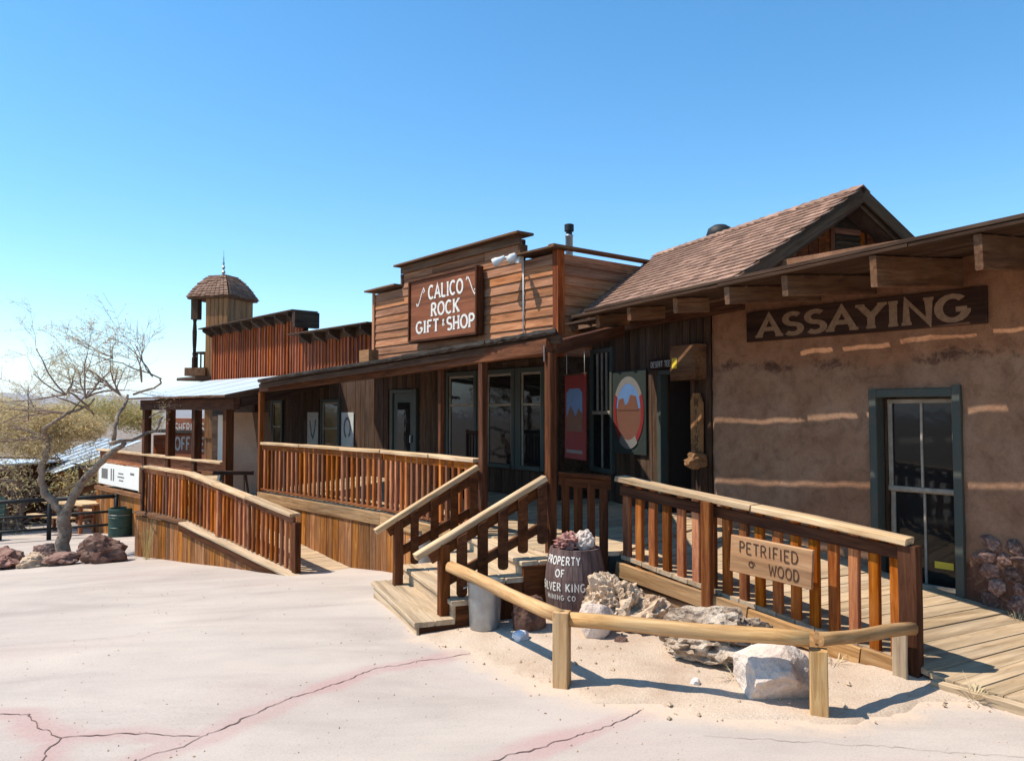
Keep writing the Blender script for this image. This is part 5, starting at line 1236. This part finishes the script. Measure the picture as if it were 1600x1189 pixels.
for i in range(4): bx('top_plank', 'pale', pt, FPt, -.1, 1.6, -.4 + i * .18, -.23 + i * .18, .70, .74)
for i in (-.75, .45): bx('bench', 'pale', pt, FPt, -.1, 1.6, i, i + .22, .42, .46)
for s in (.2, 1.3):
    for d in (-.2, .15): bx('leg', 'stain', pt, FPt, s - .04, s + .04, d - .04, d + .04, 0, .699)
    bx('cross_bar', 'stain', pt, FPt, s - .03, s + .03, -.74, .66, .37, .419)
lb = thing('leaning_boards', (-11.4, 21.5, -1.6), 'slanting brown board fence below the tin-roof hut', 'fence')
FLb = Fr(-9.9, 20.6, 55, 0)
for i in range(6): bar('board', 'stain', lb, FLb(0, .02 * (i % 2), -1.15 + i * .24), FLb(2.6, .02 * (i % 2), -1.75 + i * .26 - .05), .03, .17)
for s in (.1, 1.3, 2.5): bx('post', 'stain_dark', lb, FLb, s - .05, s + .05, -.09, -.02, -2.0, .2)
bar('pole', 'pale', lb, FLb(-.1, .12, .52), FLb(3.6, .12, -.62), .07, .05)

gbn = thing('litter_barrel', (-8.8, 18.02, gz(-8.8, 18.02)), 'dark green ribbed litter barrel against the pavilion skirting', 'bin')
lathe('drum', 'bin_green', gbn, (-8.8, 18.02, gz(-8.8, 18.02)), [(.25, 0), (.255, .02), (.255, .2), (.268, .215), (.255, .23), (.255, .42), (.268, .435), (.255, .45), (.255, .58), (.265, .6), (.25, .64), (.235, .64), (.23, .56), (0, .56)], 24)
tube('rim_band', 'galv', gbn, [Vector((-8.8 + .268 * math.cos(a * .524), 18.02 + .268 * math.sin(a * .524), gz(-8.8, 18.02) + .5)) for a in range(13)], .006, 5)

# ------------------------------------------------------------------ trees
def branch(segs, p, d, r, ln, depth, rr, tips, droop=0.):
    n = 4; pts, rads = [p], [r]
    for i in range(n):
        d = (d + Vector((rr.gauss(0, .14), rr.gauss(0, .14), rr.gauss(0, .11) - droop))).normalized(); p = p + d * ln / n; pts.append(p); rads.append(r * (1 - .5 * (i + 1) / n))
    segs.append((pts, rads))
    if depth == 0: tips.append((pts[-1], d)); return
    for k in range(rr.choice((2, 3, 3))):
        i = rr.randrange(1, n + 1); dd = (d + Vector((rr.gauss(0, .55), rr.gauss(0, .55), rr.gauss(.05, .42)))).normalized()
        branch(segs, pts[i], dd, max(.003, rads[i] * .62), ln * rr.uniform(.6, .82), depth - 1, rr, tips, droop)

def leaves(vs, fs, at, n, rad, size, rr, flat=1.):
    for _ in range(n):
        c = at + Vector((rr.gauss(0, rad), rr.gauss(0, rad), rr.gauss(0, rad * flat))); a = Vector((rr.gauss(0, 1), rr.gauss(0, 1), rr.gauss(-.2, .6))).normalized(); b = a.cross(Vector((rr.gauss(0, 1), rr.gauss(0, 1), rr.gauss(0, 1)))).normalized()
        l_ = size * rr.uniform(.6, 1.5); w_ = l_ * .22; k = len(vs); vs += [c - a * l_, c + b * w_, c + a * l_, c - b * w_]; fs.append((k, k+1, k+2, k+3))

tb = Vector((-7.526, 13.44, gz(-7.526, 13.44) - .1)); sc_ = .01085
def tp(px, py, dy=0): return Vector((-7.526 + (px - 98) * sc_, 13.44 + dy, gz(-7.526, 13.44) + (872 - py) * sc_))
tr = thing('bare_desert_tree', tb, 'gnarled twisting desert tree with sparse feathery twigs among rocks, left', 'tree')
limbs = [([(98, 882), (97, 850), (99, 815), (98, 800)], [.21, .17, .165, .16]),
         ([(98, 805), (112, 780), (128, 752), (150, 728), (172, 708), (190, 695)], [.12, .11, .095, .085, .075, .065]),
         ([(96, 805), (82, 785), (66, 772), (60, 752), (64, 728), (70, 705), (72, 688)], [.12, .10, .09, .085, .085, .08, .055]),
         ([(72, 690), (78, 672), (92, 664), (104, 650), (116, 640), (128, 625)], [.055, .05, .046, .04, .03, .022]),
         ([(190, 695), (192, 670), (188, 645), (182, 620)], [.06, .05, .045, .035]), ([(190, 695), (208, 688), (222, 676), (228, 655)], [.05, .042, .034, .026]),
         ([(128, 752), (118, 742), (104, 738), (98, 728)], [.05, .045, .035, .02]), ([(182, 620), (215, 600), (232, 592), (200, 572), (170, 562)], [.03, .025, .02, .015, .01]),
         ([(104, 650), (100, 635), (98, 620)], [.03, .022, .014]), ([(116, 640), (135, 622), (150, 615), (176, 612)], [.03, .024, .02, .014]), ([(60, 752), (48, 740), (30, 732), (8, 735)], [.035, .03, .022, .012])]
rr = random.Random(11); vs, fs = [], []
for j, (pp, rads) in enumerate(limbs):
    pts = []; rd = []
    for i, (a, b) in enumerate(zip(pp, pp[1:])):
        for k in range(3):
            f = k / 3; pts.append(tp(a[0] + (b[0] - a[0]) * f, a[1] + (b[1] - a[1]) * f, (.10 * j if j > 2 else 0) * math.sin(i + f + j)) + Vector((rr.gauss(0, .012), rr.gauss(0, .02), rr.gauss(0, .01)))); rd.append(rads[i] + (rads[i+1] - rads[i]) * f)
    pts.append(tp(pp[-1][0], pp[-1][1], (.10 * j if j > 2 else 0) * math.sin(len(pp) - 1 + j))); rd.append(rads[-1]); rd = [r_ * .64 * rr.uniform(.9, 1.1) for r_ in rd]
    tube_geo(vs, fs, pts, rd, 9)
meshobj('trunk', 'bark', tr, vs, fs, True)
segs, tips = [], []
for px, py, dx, dz, r_, ln, dp, cnt in ((128, 625, -.1, .5, .018, .75, 3, 4), (176, 612, .3, .4, .012, .5, 3, 2), (98, 620, -.6, .4, .015, .75, 3, 5), (40, 660, -.6, .3, .012, .7, 3, 3), (228, 655, .2, .4, .014, .4, 2, 1), (170, 562, -.8, .3, .01, .7, 2, 3), (215, 600, -.1, 1, .014, .75, 3, 2), (232, 592, .0, .9, .012, .6, 2, 2), (182, 620, -.5, .5, .02, .7, 3, 3), (72, 688, -.7, .3, .02, .7, 3, 3), (104, 650, -.7, .25, .018, .8, 3, 3), (98, 728, -.4, .4, .012, .4, 2, 2), (8, 735, -.6, .2, .01, .5, 2, 2)):
    for c in range(cnt): branch(segs, tp(px, py), Vector((dx + rr.gauss(0, .35), rr.gauss(0, .6), dz + rr.gauss(0, .25))).normalized(), r_, ln * rr.uniform(.8, 1.2), dp, rr, tips, .02)
vs, fs = [], []
for pts, rads in segs: tube_geo(vs, fs, pts, rads, 4)
tag(meshobj('twigs', 'twig', tr, vs, fs), kind='stuff')
vs, fs = [], []
for pts, rads in segs:
    if rads[0] < .009 and rr.random() < (.85 if pts[0].x < -6.7 else .3):
        for p in pts[1:]: leaves(vs, fs, p, 5, .035, .018, rr)
for p, d in tips: 
    leaves(vs, fs, p, rr.choice((6, 10, 16)) if p.x < -6.6 else 3, .06, .018, rr)
tag(meshobj('leaves', 'leaf_tan', tr, vs, fs), kind='stuff')

def bush(name, base, label, blobs, n, size, mat, seed):
    r_ = random.Random(seed); base = Vector(base); t = thing(name, base, label, 'tree'); vs, fs = [], []; segs, tips = [], []
    for i in range(9): branch(segs, base + Vector((r_.gauss(0, .2), r_.gauss(0, .2), 0)), Vector((r_.gauss(0, .6), r_.gauss(0, .4), 1)).normalized(), .07, 1.1, 3, r_, tips)
    for pts, rads in segs: tube_geo(vs, fs, pts, rads, 4)
    meshobj('trunk', 'twig', t, vs, fs); vs, fs = [], []
    for p, d in tips: leaves(vs, fs, p, 14, .22, size, r_)
    for (dx, dy, dz, rx, rz, k) in blobs:
        for _ in range(int(n * k)):
            a = Vector((r_.gauss(0, 1), r_.gauss(0, 1), r_.gauss(0, 1))).normalized() * (r_.random() ** .45); c = base + Vector((dx + a.x * rx, dy + a.y * rx, dz + a.z * rz)); leaves(vs, fs, c, 3, .09, size, r_)
    tag(meshobj('crown', mat, t, vs, fs), kind='stuff'); return t
b0_ = gz(-13.8, 21.5)
bush('feathery_tree', (-13.6, 21.5, b0_), 'broad tan feathery tree behind the bare one, at the left edge', [(-1.6, 0, 2.9, 1.1, .6, 1), (-.5, .2, 3.1, 1.1, .6, 1), (.5, 0, 2.9, 1.0, .55, 1), (1.3, .2, 3.0, .8, .45, .8), (-2.4, .3, 2.7, .9, .6, .9), (-.9, -.4, 2.4, 1.0, .45, .9), (1.0, -.2, 2.4, .8, .35, .7), (2.0, .1, 2.8, .6, .35, .5)], 2300, .05, 'leaf_tan', 3)
bush('olive_tree', (-12.7, 24.5, gz(-12.7, 24.5)), 'smaller olive-green tree between bare tree and pavilion', [(.2, 0, 3.4, 1.1, .45, 1), (1.2, 0, 3.2, .8, .4, .7), (-.8, 0, 3.2, .8, .4, .7)], 1800, .05, 'leaf_olive', 4)
for x, y, h, lbl, sd_ in ((-30, 52, 4.2, 'leftmost far scrub tree on the slope', 5), (-22, 60, 3.6, 'far scrub tree seen beneath the pavilion roof', 6)):
    bush('scrub_tree', (x, y, gz(x, y)), lbl, [(0, 0, h * .7, h * .5, h * .3, 1), (h * .4, 0, h * .6, h * .4, h * .25, .7)], 500, .12, 'leaf_olive', sd_)

# ------------------------------------------------------------------ desert haze
hz = bpy.data.meshes.new('haze'); q = 26500.
hz.from_pydata([(x, y, z) for z in (-75, 420) for x, y in ((-q, -q), (q, -q), (q, q), (-q, q))], [], [(3, 2, 1, 0), (4, 5, 6, 7), (0, 1, 5, 4), (1, 2, 6, 5), (2, 3, 7, 6), (3, 0, 4, 7)])
hm = bpy.data.materials.new('haze_air'); hm.use_nodes = True; hn = hm.node_tree.nodes; hn.clear()
ho_ = hn.new('ShaderNodeOutputMaterial'); hv = hn.new('ShaderNodeVolumePrincipled'); hv.inputs['Color'].default_value = (.86, .91, 1, 1); hv.inputs['Density'].default_value = 6.5e-5; hv.inputs['Anisotropy'].default_value = .2
hm.node_tree.links.new(hv.outputs[0], ho_.inputs['Volume']); hz.materials.append(hm)
tag(link(bpy.data.objects.new('haze', hz), None, Matrix()), 'thin pale haze over the far desert', 'haze', kind='stuff')
